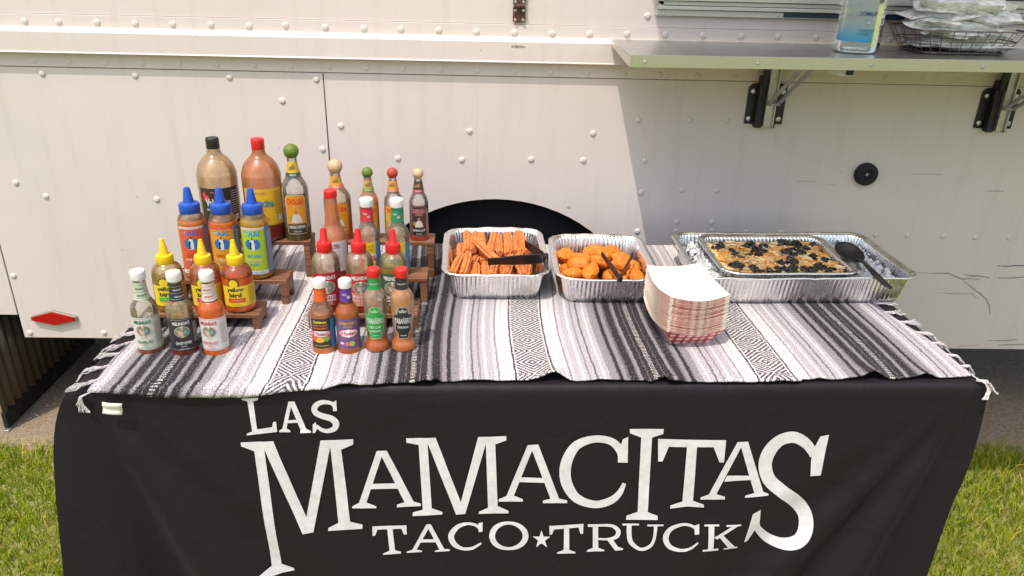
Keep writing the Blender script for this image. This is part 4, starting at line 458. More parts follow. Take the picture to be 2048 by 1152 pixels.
# ---------------------------------------------------------------- striped blanket
def blanket_mat():
    m, t, p, o = nodes('woven_blanket'); L = t.links.new
    uv = N(t, 'UVMap', uv_map='weave'); sp = N(t, 'SeparateXYZ'); L(uv.outputs[0], sp.inputs[0])
    def M(op, a, b=None, c=None):
        n = N(t, 'Math', operation=op)
        for i, v in enumerate((a, b, c)):
            if v is None: continue
            if isinstance(v, (int, float)): n.inputs[i].default_value = v
            else: L(v, n.inputs[i])
        return n.outputs[0]
    nzw = N(t, 'TexNoise'); nzw.inputs['Scale'].default_value = 60; nzw.inputs['Detail'].default_value = 3; L(uv.outputs[0], nzw.inputs['Vector'])
    jit = M('MULTIPLY_ADD', nzw.outputs[0], .005, -.0025)
    fz = N(t, 'TexNoise'); fz.inputs['Scale'].default_value = 420; fz.inputs['Detail'].default_value = 2; L(uv.outputs[0], fz.inputs['Vector'])
    jit = M('ADD', jit, M('MULTIPLY_ADD', fz.outputs[0], .009, -.0045))
    u = M('ADD', sp.outputs[0], jit); v = sp.outputs[1]
    P = .2475
    d = M('PINGPONG', u, P); dn = M('DIVIDE', d, P)
    lt, l2, lil, gr, mid, dk = (.72, .665, .66), (.61, .56, .565), (.50, .45, .465), (.29, .26, .27), (.15, .132, .14), (.034, .029, .033)
    seq = [(0, lt), (.148, dk), (.163, lt), (.225, l2), (.24, lt), (.285, gr), (.30, l2), (.33, lil), (.385, lt), (.41, lil), (.44, gr), (.455, lil), (.50, mid), (.515, lil), (.56, lt), (.575, lil), (.615, gr), (.68, mid), (.69, dk), (.72, gr), (.76, mid), (.78, dk), (.84, mid), (.855, gr), (.88, dk), (.93, mid), (.94, dk)]
    rp = ramp(t, seq, 'CONSTANT'); L(dn, rp.inputs[0])
    # diamonds inside the white band
    tri = M('PINGPONG', v, .05); mm = M('ADD', M('MULTIPLY', tri, 1.0), M('MULTIPLY', d, .95))
    fr = M('FRACT', M('MULTIPLY', mm, 88)); inb = M('LESS_THAN', d, .0335); dia = M('MULTIPLY', M('GREATER_THAN', fr, .44), inb)
    brk = M('GREATER_THAN', M('FRACT', M('MULTIPLY', u, 300)), .12); dia = M('MULTIPLY', dia, brk)
    mx = N(t, 'Mix', data_type='RGBA'); mx.inputs[7].default_value = (*dk, 1); L(dia, mx.inputs[0]); L(rp.outputs[0], mx.inputs[6])
    # white dashes down the dark stripe
    ds = M('MULTIPLY', M('MULTIPLY', M('GREATER_THAN', d, P-.0055), M('GREATER_THAN', M('FRACT', M('MULTIPLY', v, 150)), .45)), M('GREATER_THAN', M('FRACT', M('MULTIPLY', u, 270)), .35))
    mx2 = N(t, 'Mix', data_type='RGBA'); mx2.inputs[7].default_value = (.66, .60, .58, 1); L(ds, mx2.inputs[0]); L(mx.outputs[2], mx2.inputs[6])
    # yarn speckle
    mp = N(t, 'Mapping'); mp.inputs['Scale'].default_value = (1.0, .55, 1); L(uv.outputs[0], mp.inputs[0])
    n1 = N(t, 'TexNoise'); n1.inputs['Scale'].default_value = 520; n1.inputs['Detail'].default_value = 3; L(mp.outputs[0], n1.inputs['Vector'])
    sp1 = ramp(t, [(.40, .36), (.5, 1.0), (.62, 1.25)]); L(n1.outputs[0], sp1.inputs[0])
    m3 = N(t, 'Mix', data_type='RGBA', blend_type='MULTIPLY'); m3.inputs[0].default_value = .8; L(mx2.outputs[2], m3.inputs[6]); L(sp1.outputs[0], m3.inputs[7])
    n3 = N(t, 'TexNoise'); n3.inputs['Scale'].default_value = 330; n3.inputs['Detail'].default_value = 2; L(mp.outputs[0], n3.inputs['Vector'])
    r3 = ramp(t, [(.56, 0), (.68, .32)]); L(n3.outputs[0], r3.inputs[0])
    m4 = N(t, 'Mix', data_type='RGBA'); m4.inputs[7].default_value = (.42, .37, .375, 1); L(r3.outputs[0], m4.inputs[0]); L(m3.outputs[2], m4.inputs[6])
    L(m4.outputs[2], p.inputs['Base Color']); p.inputs['Roughness'].default_value = .95; p.inputs['Specular IOR Level'].default_value = .1
    p.inputs['Sheen Weight'].default_value = .03
    wv = N(t, 'TexWave'); wv.inputs['Scale'].default_value = 95; wv.inputs['Distortion'].default_value = 2.0; wv.inputs['Detail'].default_value = 1; wv.bands_direction = 'X'; L(uv.outputs[0], wv.inputs['Vector'])
    hs = M('ADD', M('MULTIPLY', wv.outputs[1], .5), n1.outputs[0])
    bp = N(t, 'Bump'); bp.inputs['Strength'].default_value = .8; bp.inputs['Distance'].default_value = .0016; L(hs, bp.inputs['Height']); L(bp.outputs[0], p.inputs['Normal'])
    return m
BLK = blanket_mat()
blanket = tag(empty('blanket', (TCX, TCY, ZT), TH), 'grey and white striped woven blanket with diamond bands and fringed ends', 'blanket')
def interp(x, pts):
    for (a, b), (c, d) in zip(pts, pts[1:]):
        if x <= c: t = max(0, (x-a)/(c-a)); t = t*t*(3-2*t); return b+(d-b)*t
    return pts[-1][1]
OVER = [(-.92, .012), (-.86, .020), (-.70, .031), (-.58, .030), (-.48, .018), (-.38, .008), (-.28, .002), (-.16, -.002), (-.05, -.002), (.1, -.002), (.4, .003), (.7, -.004), (.93, -.010)]
BUMP = [(-.395, .012, .022), (-.235, .016, .020), (.02, .020, .024), (-.33, .006, .02), (.255, .010, .02), (.47, .006, .03), (.685, .018, .022), (.80, .010, .02), (.57, .006, .02)]
def blanket_pt(u, f, F):
    # u local x of the weave, f metres from the back edge
    e = HY+.38; top = .0055
    rip = .0016*noise.noise((u*7, f*5, 2))+.0012*math.sin(u*26+f*4)*min(1, f)
    lift = sum(h*g(u, c, s) for c, h, s in BUMP)*math.exp(-max(0, F-f)/.035)
    lift += .0025*math.exp(-max(0, F-f)/.03)*math.sin(u*48+2)
    x = u+.006*math.sin(f*9+u*2.2)-.010*math.sin(f*5.5+1)*g(u, -.55, .25)
    rr = .016
    if f <= e: y = .38-f; z = top+rip*.6+max(lift, -.001)
    else:
        a = (f-e)/rr
        if a < math.pi/2: y = -HY-rr*math.sin(a)*1.0; z = top-rr*(1-math.cos(a))
        else: y = -HY-rr; z = top-rr-(f-e-rr*math.pi/2)
        y -= .004+abs(rip)+max(0, lift)*.5; z += max(0, lift)*.7
        x -= .55*(f-e)*(1 if u < -.2 else .2)*min(1, abs(u+.05)*2)
    return x, y, z
NU, NF = 330, 120
uL = lambda f: -.864-.018*(f/.77)+.006*math.sin(f*17); uR = lambda f: .835+.072*(f/.77)+.004*math.sin(f*23)
vs = []; uvs = []
for j in range(NF+1):
    for i in range(NU+1):
        k = i/NU; f0 = .77*j/NF; u = uL(f0)+(uR(f0)-uL(f0))*k
        F = .77+interp(u, OVER)+.0025*noise.noise((u*40, 3, 1)); f = F*(j/NF)
        vs.append(blanket_pt(u, f, F)); uvs.append((u+TCX+.413+.495*2+.012*(f-.5), f))
mb = MB(); mb.add(vs, [(j*(NU+1)+i, j*(NU+1)+i+1, (j+1)*(NU+1)+i+1, (j+1)*(NU+1)+i) for j in range(NF) for i in range(NU)])
me = mb.mesh('weave', BLK, True, 0); ul = me.uv_layers.new(name='weave')
for lp in me.loops: ul.data[lp.index].uv = uvs[lp.vertex_index]
wo = link('weave', me, blanket); md = wo.modifiers.new('thick', 'SOLIDIFY'); md.thickness = .003; md.offset = -1
FRINGE = mat('fringe_yarn', (.66, .60, .585), .95, var=.25, vscale=400)
def tassel(p0, dirv, ln, edge, sgn):
    # lies outward over the cloth and hangs once past the table edge
    mb = MB(); ph0 = random.uniform(0, 6)
    d = Vector(dirv).normalized(); side = Vector((-d.y, d.x, 0))
    for s in range(12):
        pts = []; spread = random.uniform(-.013, .013); L_ = ln*random.uniform(.8, 1.1); c = random.uniform(-.012, .012)
        n = 12; drop = 0
        for k in range(n+1):
            t = k/n; q = Vector(p0)+d*L_*t+side*(spread*(t**1.3)+.0018*math.sin(ph0+s*1.26+t*14)+c*t*t)
            q.z += .0022*math.cos(ph0+s*1.26+t*14)+.002
            over = sgn*(q.x-edge)
            if over > 0: q.x = edge+sgn*over*.55; q.z -= over*.75
            pts.append(q)
        mb.add([], []); mb.tube(pts, [.00095]*n+[.0004], 4)
    mb.build('tassel', FRINGE, blanket)
for k in range(15):
    f = .03+.052*k; x, y, z = blanket_pt(uL(f), f, .80)
    tassel((x+.004, y, z), (-.85, -.25-.5*random.random(), 0), random.uniform(.05, .075), -HX-.010, -1)
x, y, z = blanket_pt(uL(.77)+.005, .79, .80)
mb = MB()
for s in range(13):
    a = random.uniform(-.014, .010); pts = [(x+.004, y-.004, z+.004)]
    for k in range(1, 12): pts.append((x-.012-.006*math.sin(k*.3)+a*k/11+.0015*math.sin(k*1.4+s), y-.008+.0016*math.cos(k*1.4+s), z-.0036*k))
    mb.tube(pts, .0011, 4)
mb.build('tassel', FRINGE, blanket)
for k in range(15):
    f = .03+.053*k; x, y, z = blanket_pt(uR(f), f, .80)
    tassel((x-.004, y, z), (1, random.uniform(-.45, -.05), 0), random.uniform(.045, .062), HX+.008, 1)
x, y, z = blanket_pt(uR(.77)-.005, .765, .765)
mb = MB()
for s in range(12):
    a = random.uniform(-.006, .006); pts = [(x-.002, y, z+.004)]
    for k in range(1, 11): pts.append((x+.010+.010*math.sin(k*.3)+a*k/10, y-.022-.0015*k+.0015*math.cos(k*1.4+s), z+.002-.0034*k))
    mb.tube(pts, .0011, 4)
mb.build('tassel', FRINGE, blanket)
# care tag at the left front hem
mb = MB(); x0 = -.860; vs = []
for j in range(7):
    for i in range(5):
        vs.append((x0+.036*i/4-.004*j/6, -HY-.036-.002*math.sin(j*1.2)-.0015*math.sin(i*1.1), -.016-.0042*j-.0012*i))
mb.add(vs, [(j*5+i, j*5+i+1, (j+1)*5+i+1, (j+1)*5+i) for j in range(6) for i in range(4)])
o = mb.build('care_tag', mat('satin_tag', (.72, .69, .62), .4), blanket); md = o.modifiers.new('thick', 'SOLIDIFY'); md.thickness = .0008
ZB = ZT+.0075      # what stands on the blanket rests here
# ---------------------------------------------------------------- print helper: text outlines
TXT = {}
def text_meshes(strings):
    obs = []
    for s in strings:
        cu = bpy.data.curves.new('t', 'FONT'); cu.body = s; cu.size = 1; cu.resolution_u = 2; cu.offset = .04 if s in ('TARI', 'yellow', 'bird', "MELINDA'S", 'CHOLULA', 'Valentina', 'TAPATÍO', 'El Yucateco', 'Caribbean') else .024
        ob = bpy.data.objects.new('t', cu); col.objects.link(ob); obs.append((s, ob))
    dg = bpy.context.evaluated_depsgraph_get(); dg.update()
    for s, ob in obs:
        me = bpy.data.meshes.new_from_object(ob.evaluated_get(dg))
        V = [(v.co.x, v.co.y) for v in me.vertices]; F = [tuple(p.vertices) for p in me.polygons]
        x0 = min(v[0] for v in V); x1 = max(v[0] for v in V); y0 = min(v[1] for v in V); y1 = max(v[1] for v in V)
        TXT[s] = ([((a-x0)/(x1-x0)-.5, (b-y0)/(y1-y0)-.5) for a, b in V], F)
        cu = ob.data; bpy.data.objects.remove(ob); bpy.data.curves.remove(cu); bpy.data.meshes.remove(me)
text_meshes(["MELINDA'S", 'GARLIC', 'GHOST PEPPER', 'XXXTRA HOT', 'yellow', 'bird', 'TARI', 'HOT SAUCE', 'SPICY', 'ZESTY VERDE', 'CHOLULA', 'HOT SAUCE ', 'GREEN PEPPER', 'EXTRA HOT', 'TAPATÍO',
             'Valentina', 'El Yucateco', 'HABANERO', 'Caribbean', 'SALSA PICANTE', 'TABAÑERO', 'KEY LIME', 'ORIGINAL', 'ROASTED', 'THAI SWEET', 'CHILI SAUCE', 'GREEN', 'SAUCE', 'SALSA', 'T', 'DOMILIX', 'SALSA HABANERO', '5 FL OZ (148mL)', 'DE CHILE'])
def glass_mat(name, res, amount=.4, tint=(.95, .95, .93), scale=40, speck=0):
    # thin clear wall, partly filmed over inside by dried sauce
    kb = min(1.75, .88/max(res)); res = tuple(c*kb for c in res); tint = tuple(c**.3 for c in tint); amount *= .9
    m, t, p, o = nodes(name); L = t.links.new
    tc = N(t, 'TexCoord'); mp = N(t, 'Mapping'); mp.inputs['Scale'].default_value = (1, 1, .35); L(tc.outputs['Object'], mp.inputs[0])
    n1 = N(t, 'TexNoise'); n1.inputs['Scale'].default_value = scale; n1.inputs['Detail'].default_value = 6; n1.inputs['Roughness'].default_value = .65; L(mp.outputs[0], n1.inputs['Vector'])
    r1 = ramp(t, [(.32, max(0, amount-.28)), (.68, min(1, amount+.25))]); L(n1.outputs[0], r1.inputs[0]); fac = r1.outputs[0]
    p.inputs['Base Color'].default_value = (*res, 1); p.inputs['Roughness'].default_value = .3; p.inputs['Subsurface Weight'].default_value = 0
    if speck:
        n2 = N(t, 'TexNoise'); n2.inputs['Scale'].default_value = 420; n2.inputs['Detail'].default_value = 2; L(tc.outputs['Object'], n2.inputs['Vector'])
        r2 = ramp(t, [(.56, 0), (.64, speck)]); L(n2.outputs[0], r2.inputs[0])
        mxc = N(t, 'Mix', data_type='RGBA'); mxc.inputs[6].default_value = (*res, 1); mxc.inputs[7].default_value = (res[0]*.45, res[1]*.25, res[2]*.15, 1); L(r2.outputs[0], mxc.inputs[0]); L(mxc.outputs[2], p.inputs['Base Color'])
        mf_ = N(t, 'Math', operation='MAXIMUM'); L(fac, mf_.inputs[0]); L(r2.outputs[0], mf_.inputs[1]); fac = mf_.outputs[0]
    tl = N(t, 'BsdfTranslucent'); tl.inputs[0].default_value = (*res, 1); film = N(t, 'MixShader'); film.inputs[0].default_value = .5; L(p.outputs[0], film.inputs[1]); L(tl.outputs[0], film.inputs[2])
    tr = N(t, 'BsdfTransparent'); lwt = N(t, 'LayerWeight'); lwt.inputs[0].default_value = .5
    er = ramp(t, [(.55, tint), (.95, tuple(c*.52 for c in tint))]); L(lwt.outputs['Facing'], er.inputs[0]); L(er.outputs[0], tr.inputs[0])
    m1 = N(t, 'MixShader'); L(fac, m1.inputs[0]); L(tr.outputs[0], m1.inputs[1]); L(film.outputs[0], m1.inputs[2])
    gl = N(t, 'BsdfGlossy'); gl.inputs['Roughness'].default_value = .06; gl.inputs[0].default_value = (1, 1, 1, 1)
    lw = N(t, 'Fresnel'); lw.inputs[0].default_value = 1.5
    m2 = N(t, 'MixShader'); L(lw.outputs[0], m2.inputs[0]); L(m1.outputs[0], m2.inputs[1]); L(gl.outputs[0], m2.inputs[2]); L(m2.outputs[0], o.inputs[0])
    return m
def sauce_mat(name, c): return mat('sauce_'+name, tuple(x*(.92, .72, .5)[i] for i, x in enumerate(c)), .3, var=.25, vscale=60, coat=.7)
def prof_r(prof, z):
    for (r0, z0), (r1, z1) in zip(prof, prof[1:]):
        if z0 <= z <= z1 and z1 > z0: return r0+(r1-r0)*(z-z0)/(z1-z0)
    return prof[-1][0]
def smooth_prof(prof, n=3):
    out = []; P = [Vector(p) for p in prof]
    for i in range(len(P)-1):
        p0, p1, p2, p3 = P[max(i-1, 0)], P[i], P[i+1], P[min(i+2, len(P)-1)]
        for k in range(n):
            t = k/n; q = .5*((2*p1)+(p2-p0)*t+(2*p0-5*p1+4*p2-p3)*t*t+(3*p1-p0-3*p2+p3)*t**3); out.append((max(q.x, .0005), q.y))
    out.append(tuple(P[-1])); return out
def art_mesh(prof, items, R0, base=.0009):
    """items -> one mesh wrapped on the bottle, one slot per ink"""
    mb = MB(); inks = []; lay = 0
    for it in items:
        c = it[-1]
        if c not in inks: inks.append(c)
        mb.cur = inks.index(c); lay += 1
        if it[0] == 'r': _, a, b, h0, h1, _c = it; V, F = slice2d([(a, h0), (b, h0), (b, h1), (a, h1)], [(0, 1, 2, 3)], .004, .012)
        elif it[0] == 'e':
            _, sc_, hc, a, b, _c = it; V, F = slice2d([(sc_+a*math.cos(R(15*k)), hc+b*math.sin(R(15*k))) for k in range(24)], [tuple(range(24))], .004)
        elif it[0] == 'p': V, F = slice2d(it[1], [tuple(range(len(it[1])))], .004)
        else:
            _, s, sc_, hc, wd, ht, _c = it; tv, tf = TXT[s]; V, F = slice2d([(sc_+a*wd, hc+b*ht) for a, b in tv], tf, .005)
        off = base+.00012*lay
        mb.add([((prof_r(prof, h)+off)*math.sin(s/R0), -(prof_r(prof, h)+off)*math.cos(s/R0), h) for s, h in V], F)
    return mb, [pm(c, .5) for c in inks]
def band(prof, a, b, h0, h1, R0, off):
    mb = MB(); na = max(2, int((b-a)/.0025)); nh = max(1, int((h1-h0)/.006)); vs = []
    for j in range(nh+1):
        for i in range(na+1):
            h = h0+(h1-h0)*j/nh; s = (a+(b-a)*i/na)/R0; r = prof_r(prof, h)+off; vs.append((r*math.sin(s), -r*math.cos(s), h))
    return mb.add(vs, [(j*(na+1)+i, j*(na+1)+i+1, (j+1)*(na+1)+i+1, (j+1)*(na+1)+i) for j in range(nh) for i in range(na)])
WHITE_PL = mat('white_plastic', (.76, .74, .70), .38, var=.08, vscale=80); RED_PL = mat('red_plastic', (.62, .012, .012), .35)
BLUE_PL = mat('blue_plastic', (.012, .075, .42), .35); YEL_PL = mat('yellow_plastic', (.78, .50, .008), .38); BLK_PL = mat('black_plastic', (.014, .014, .014), .35)
WOODN = mat('natural_wood_ball', (.60, .40, .24), .5, var=.25, vscale=30, stretch=(1, 1, .2)); GREENB = mat('green_wood_ball', (.13, .20, .018), .45, var=.2, vscale=40); REDB = mat('red_wood_ball', (.46, .055, .025), .45, var=.2, vscale=40)
def cap_screw(r, h, ribs=True):
    mb = MB(); pr = [(r*.98, 0), (r, .001), (r, h*.8), (r*.97, h*.93), (r*.88, h), (r*.4, h*.985), (.0004, h*.985)]
    mb.lathe(pr, 48, cap0=True)
    if ribs:
        mb.v = [(x*(1+.012*(k % 2)), y*(1+.012*(k % 2)), z) if (x*x+y*y) > (r*.96)**2 else (x, y, z) for k, (x, y, z) in enumerate(mb.v)]
    return mb
def cap_cone(r, h, hc, tip, steps=False):
    pr = [(r*.97, 0), (r, .001), (r, h*.85), (r*.95, h), (r*.60, h+.0015)]
    if steps:
        for k in range(5):
            q = k/5; a = r*.56*(1-q)+tip*q; z0 = h+.0015+(hc-.004)*q; pr += [(a, z0+.0002), (a*.95, z0+(hc-.004)/5-.0012)]
        pr += [(tip, h+hc-.002)]
    else: pr += [(r*.52, h+.003), (tip*1.25, h+hc*.9)]
    pr += [(tip, h+hc), (tip*.5, h+hc+.0008), (.0003, h+hc)]
    return MB().lathe(pr, 36)
def cap_ball(r): return MB().lathe([(r*.55, 0)]+[(r*math.cos(R(a)), r*.85+r*math.sin(R(a))) for a in range(-55, 90, 9)]+[(.0003, r*1.85)], 32)
def bottle(name, pos, yaw, label, cat, prof, glass, sauce, cap, capmat, capz, lab=None, art=None, neck=None, neckart=None, group='hot sauce bottles on the striped blanket', back=None):
    prof = smooth_prof(prof)
    b = tag(empty(name, pos, yaw+math.atan2(-pos[0], pos[1])), label, cat, group)      # labels turned to the people in front of the table
    MB().lathe(prof, 48, cap1=False).build('bottle_body', glass, b, angle=50)
    if sauce:
        lv, sm = sauce; sp = [(r+.0002, z+.0004) for r, z in prof if z < lv-.001]+[(prof_r(prof, lv)+.0002, lv), (max(prof_r(prof, lv)-.002, .001), lv+.0006)]
        MB().lathe(sp, 40).build('sauce', sm, b, angle=50)
    c = cap.build('cap', capmat, b, angle=40); c.location = (0, 0, capz)
    for nm, lb, ar in (('label', lab, art), ('neck_label', neck, neckart)):
        if lb:
            a, bb, h0, h1, R0, colr = lb
            lo = band(prof, a, bb, h0, h1, R0, .0005).build(nm, pm(colr, .5), b, angle=0)
            if ar:
                am, inks = art_mesh(prof, ar, R0); am.build('lettering', inks, lo, angle=0)
    return b
# ink colours
CRM, WHT, INK, DRED, DGRN = (.60, .58, .50), (.66, .64, .60), (.02, .02, .02), (.42, .02, .03), (.02, .13, .07)
# ---------------------------------------------------------------- wooden risers
def wood():
    m, t, p, o = nodes('scorched_wood'); tc = N(t, 'TexCoord'); oi = N(t, 'ObjectInfo'); L = t.links.new
    ad = N(t, 'VectorMath', operation='ADD'); L(tc.outputs['Object'], ad.inputs[0]); L(oi.outputs['Random'], ad.inputs[1])
    mp = N(t, 'Mapping'); mp.inputs['Scale'].default_value = (6, 160, 160); L(ad.outputs[0], mp.inputs[0])
    n1 = N(t, 'TexNoise'); n1.inputs['Scale'].default_value = 1; n1.inputs['Detail'].default_value = 6; n1.inputs['Distortion'].default_value = .6; L(mp.outputs[0], n1.inputs['Vector'])
    r1 = ramp(t, [(.28, (.085, .032, .016)), (.5, (.20, .082, .04)), (.72, (.30, .14, .07))]); L(n1.outputs[0], r1.inputs[0]); L(r1.outputs[0], p.inputs['Base Color'])
    p.inputs['Roughness'].default_value = .5; bp = N(t, 'Bump'); bp.inputs['Strength'].default_value = .3; bp.inputs['Distance'].default_value = .001; L(n1.outputs[0], bp.inputs['Height']); L(bp.outputs[0], p.inputs['Normal'])
    return m
WOOD = wood()
def riser(x0, x1, y0, y1, h, label):
    r = tag(empty('wooden_riser', ((x0+x1)/2, (y0+y1)/2, ZB), R(1.2)), label, 'riser', 'scorched wooden display risers')
    hx = (x1-x0)/2; hy = (y1-y0)/2; nn = 4; sw = 2*hy/nn; th = .010
    for k in range(nn): MB().box(-hx, hx, -hy+k*sw+.0006, -hy+(k+1)*sw-.0006, h-th, h).build('slat', WOOD, r, bevel=.0012)
    lw = hy*.62; top = h-th-.0004
    for s in (-1, 1):
        a, b = sorted((s*(hx-.001), s*(hx-.017)))
        nz_ = min(top*.45, .03)
        poly = [(-hy+.002, 0), (-hy+lw*.75, 0), (-hy+lw*.8, nz_*.7), (-hy+lw, nz_), (hy-lw, nz_), (hy-lw*.8, nz_*.7), (hy-lw*.75, 0), (hy-.002, 0), (hy-.002, top), (-hy+.002, top)]
        MB().prism(poly, a, b, 'x').build('side_panel', WOOD, r, smooth=False, bevel=.0012)
    MB().box(-hx+.018, hx-.018, hy-.016, hy-.004, top-.016, top).build('rear_rail', WOOD, r, bevel=.001)
    return r
ZL, ZM, ZH = .788, .813, .849
riser(-.755, -.518, 1.549, 1.622, ZL-ZB, 'low wooden riser under the three yellow-capped squeeze bottles')
riser(-.745, -.487, 1.680, 1.753, ZM-ZB, 'middle-height wooden riser under the three blue-capped bottles')
riser(-.745, -.466, 1.847, 1.920, ZH-ZB, 'tall wooden riser under the two largest sauce bottles')
riser(-.412, -.166, 1.557, 1.632, ZL-ZB, 'low wooden riser under the three red cone-capped squeeze bottles')
riser(-.416, -.156, 1.704, 1.779, ZM-ZB, 'middle-height wooden riser under two white-capped bottles beside a red-capped one')
riser(-.446, -.150, 1.857, 1.925, ZH-ZB, 'tall wooden riser under the four ball-stoppered bottles beside the churro tray')
# ---------------------------------------------------------------- bottles
def woozy(r, H, cap_h=.018, rn=.0118):
    s = (H-cap_h)
    return [(r*.93, 0), (r, .003), (r, .006), (r, s*.50), (r, s*.58), (r*.93, s*.64), (r*.72, s*.70), (rn*1.25, s*.75), (rn*1.12, s*.82), (rn, s*.95), (rn, s*.985)]
def mel_oval(hc, a=.0135, b=.0115, sc_=0): return [('e', sc_, hc, a*1.08, b*1.1, (.50, .46, .36)), ('e', sc_, hc, a, b, (.16, .17, .12)), ('e', sc_-.003, hc-.002, .0045, .007, (.60, .36, .30)), ('e', sc_+.006, hc-.001, .003, .004, (.10, .36, .38)), ('e', sc_-.001, hc+.004, .003, .003, (.33, .22, .15)), ('e', sc_-.009, hc+.003, .0025, .0035, (.30, .30, .20))]
def lines(s0, s1, hs, c, t=.0005): return [('r', s0, s1, h, h+t, c) for h in hs]
def melinda_glass(pos, yaw, label, bg, ink, ink2, flav, glass, sauce, neckc, neckink):
    art = lines(-.024, .040, (.0145, .083), ink)+[('t', "MELINDA'S", 0, .0755, .034, .0080, ink)]+mel_oval(.0565)+[('t', flav, 0, .0305, .030, .0068, ink2), ('r', -.007, .007, .0405, .0412, DRED), ('t', 'SAUCE', 0, .0235, .010, .0026, ink2), ('t', '5 FL OZ (148mL)', 0, .0175, .018, .0026, ink)]
    art += lines(.021, .036, [.028+.0032*k for k in range(15)], ink if bg[0] < .2 else (.34, .30, .28), .0009)
    nart = lines(-.03, .03, (.125, .138, .152), neckink)+[('t', "MELINDA'S", .003, .1455, .016, .0036, neckink), ('t', "MELINDA'S", .005, .131, .017, .0036, neckink)]
    return bottle('sauce_bottle', pos, yaw, label, 'bottle', woozy(.0262, .183), glass, sauce, cap_screw(.0148, .019), WHITE_PL, .163, (-.030, .044, .012, .0855, .0262, bg), art, (-.035, .035, .121, .1585, .0125, neckc), nart)
melinda_glass((-.722, 1.458, ZB), R(-21), 'clear glass bottle with cream garlic label and white cap', CRM, DGRN, DGRN, 'GARLIC', glass_mat('glass_garlic', (.52, .45, .32), .38), (.010, sauce_mat('brown', (.22, .07, .04))), (.50, .52, .40), DGRN)
melinda_glass((-.648, 1.454, ZB), R(-4), 'glass bottle with black ghost pepper label and white cap', (.018, .018, .028), (.62, .60, .56), (.62, .60, .56), 'GHOST PEPPER', glass_mat('glass_ghost', (.50, .42, .22), .40), (.014, sauce_mat('darkred', (.16, .022, .02))), (.018, .020, .030), (.5, .5, .5))
melinda_glass((-.583, 1.457, ZB), R(-25), 'glass bottle of orange-red sauce with white label, red lettering and white cap', (.62, .58, .56), (.50, .03, .05), (.50, .03, .05), 'XXXTRA HOT', glass_mat('glass_xtra', (.60, .10, .01), .12), (.118, sauce_mat('orangered', (.60, .13, .012))), (.58, .52, .47), (.45, .05, .06))
def yellowbird(pos, yaw, label, bandc, glass, sauce):
    prof = [(.029, 0), (.0325, .004), (.0335, .012), (.0335, .04), (.0330, .078), (.0315, .092), (.0265, .102), (.0190, .108), (.0165, .112), (.016, .116)]
    sun = []
    for k in range(36): a = 2*math.pi*k/36; rr = .0125 if k % 2 else .0105; sun.append((-.004+rr*math.cos(a), .073+rr*math.sin(a)))
    Y = (.74, .53, .015)
    art = [('p', sun, INK), ('e', -.004, .073, .0093, .0093, Y), ('r', -.031, .050, .0185, .0665, Y), ('t', 'yellow', -.001, .058, .036, .0125, INK), ('t', 'bird', -.002, .0462, .026, .0105, INK), ('r', -.018, .018, .0285, .0385, bandc), ('t', 'HOT SAUCE', 0, .0335, .024, .0034, (.62, .42, .1)), ('t', '5 FL OZ (148mL)', 0, .0225, .020, .0024, (.25, .16, .02))]
    art += lines(.026, .046, [.022+.0036*k for k in range(12)], (.28, .20, .03), .001)
    return bottle('sauce_bottle', pos, yaw, label, 'bottle', prof, glass, sauce, cap_cone(.0182, .020, .036, .0042, True), YEL_PL, .1075, (-.031, .050, .0185, .0665, .0335, Y), art)
yellowbird((-.719, 1.585, ZL), R(-14), 'yellow-capped squeeze bottle with green label band and olive sauce', (.03, .40, .05), glass_mat('pet_olive', (.42, .28, .06), .55), (.070, sauce_mat('olive', (.28, .17, .02))))
yellowbird((-.636, 1.585, ZL), R(-13), 'yellow-capped squeeze bottle with pink label band', (.62, .03, .26), glass_mat('pet_pink', (.60, .17, .07), .55), (.055, sauce_mat('salmon', (.50, .10, .03))))
yellowbird((-.566, 1.585, ZL), R(-12), 'yellow-capped squeeze bottle with red label band and orange sauce', (.62, .05, .02), glass_mat('pet_red', (.62, .14, .04), .50), (.082, sauce_mat('orange', (.60, .12, .012))))
def tari(pos, yaw, label, body, top, txt, flav, sm, ltop):
    prof = [(.028, 0), (.0315, .004), (.0325, .012), (.0322, .06), (.0318, .125), (.0310, .138), (.0265, .150), (.0220, .157), (.021, .165)]
    BL = (.015, .15, .40)
    art = [('r', -.028, .030, .125, .1305, top), ('r', -.028, .030, .0255, .125, body), ('t', 'TARI', 0, .116, .036, .0125, txt), ('e', -.007, .0905, .0095, .0125, BL), ('e', .008, .0905, .0090, .0125, BL),
           ('p', [(-.006, .076), (.004, .076), (.005, .09), (.003, .1015), (-.003, .1025), (-.006, .098), (-.003, .092)], (.66, .64, .60)), ('p', [(-.0055, .078), (-.002, .078), (-.003, .086), (-.001, .094), (-.004, .099), (-.006, .09)], INK), ('r', -.001, .001, .1025, .109, INK),
           ('t', flav, 0, .062, .032, .0062, txt if body[0] < .5 or body[1] > .5 else (.45, .10, .02)), ('t', 'HOT SAUCE', 0, .0505, .034, .0062, (.62, .58, .45)), ('t', 'SALSA', 0, .041, .022, .0045, txt), ('r', -.028, .030, .016, .0255, (.64, .62, .58)), ('t', 'HOT SAUCE ', 0, .0205, .040, .003, BL), ('t', 'SALSA PICANTE', 0, .1277, .044, .0028, (.6, .3, .2)),
           ('r', .030, .050, .016, .1305, (.10, .16, .30))]+lines(.0325, .048, [.022+.006*k for k in range(17)], (.45, .50, .55), .0022)
    return bottle('sauce_bottle', pos, yaw, label, 'bottle', prof, glass_mat('pet_tari', (.60, .45, .25), .08), (ltop, sm), cap_cone(.0235, .021, .037, .006), BLUE_PL, .158, (-.028, .050, .016, .1305, .0322, (.64, .62, .58)), art)
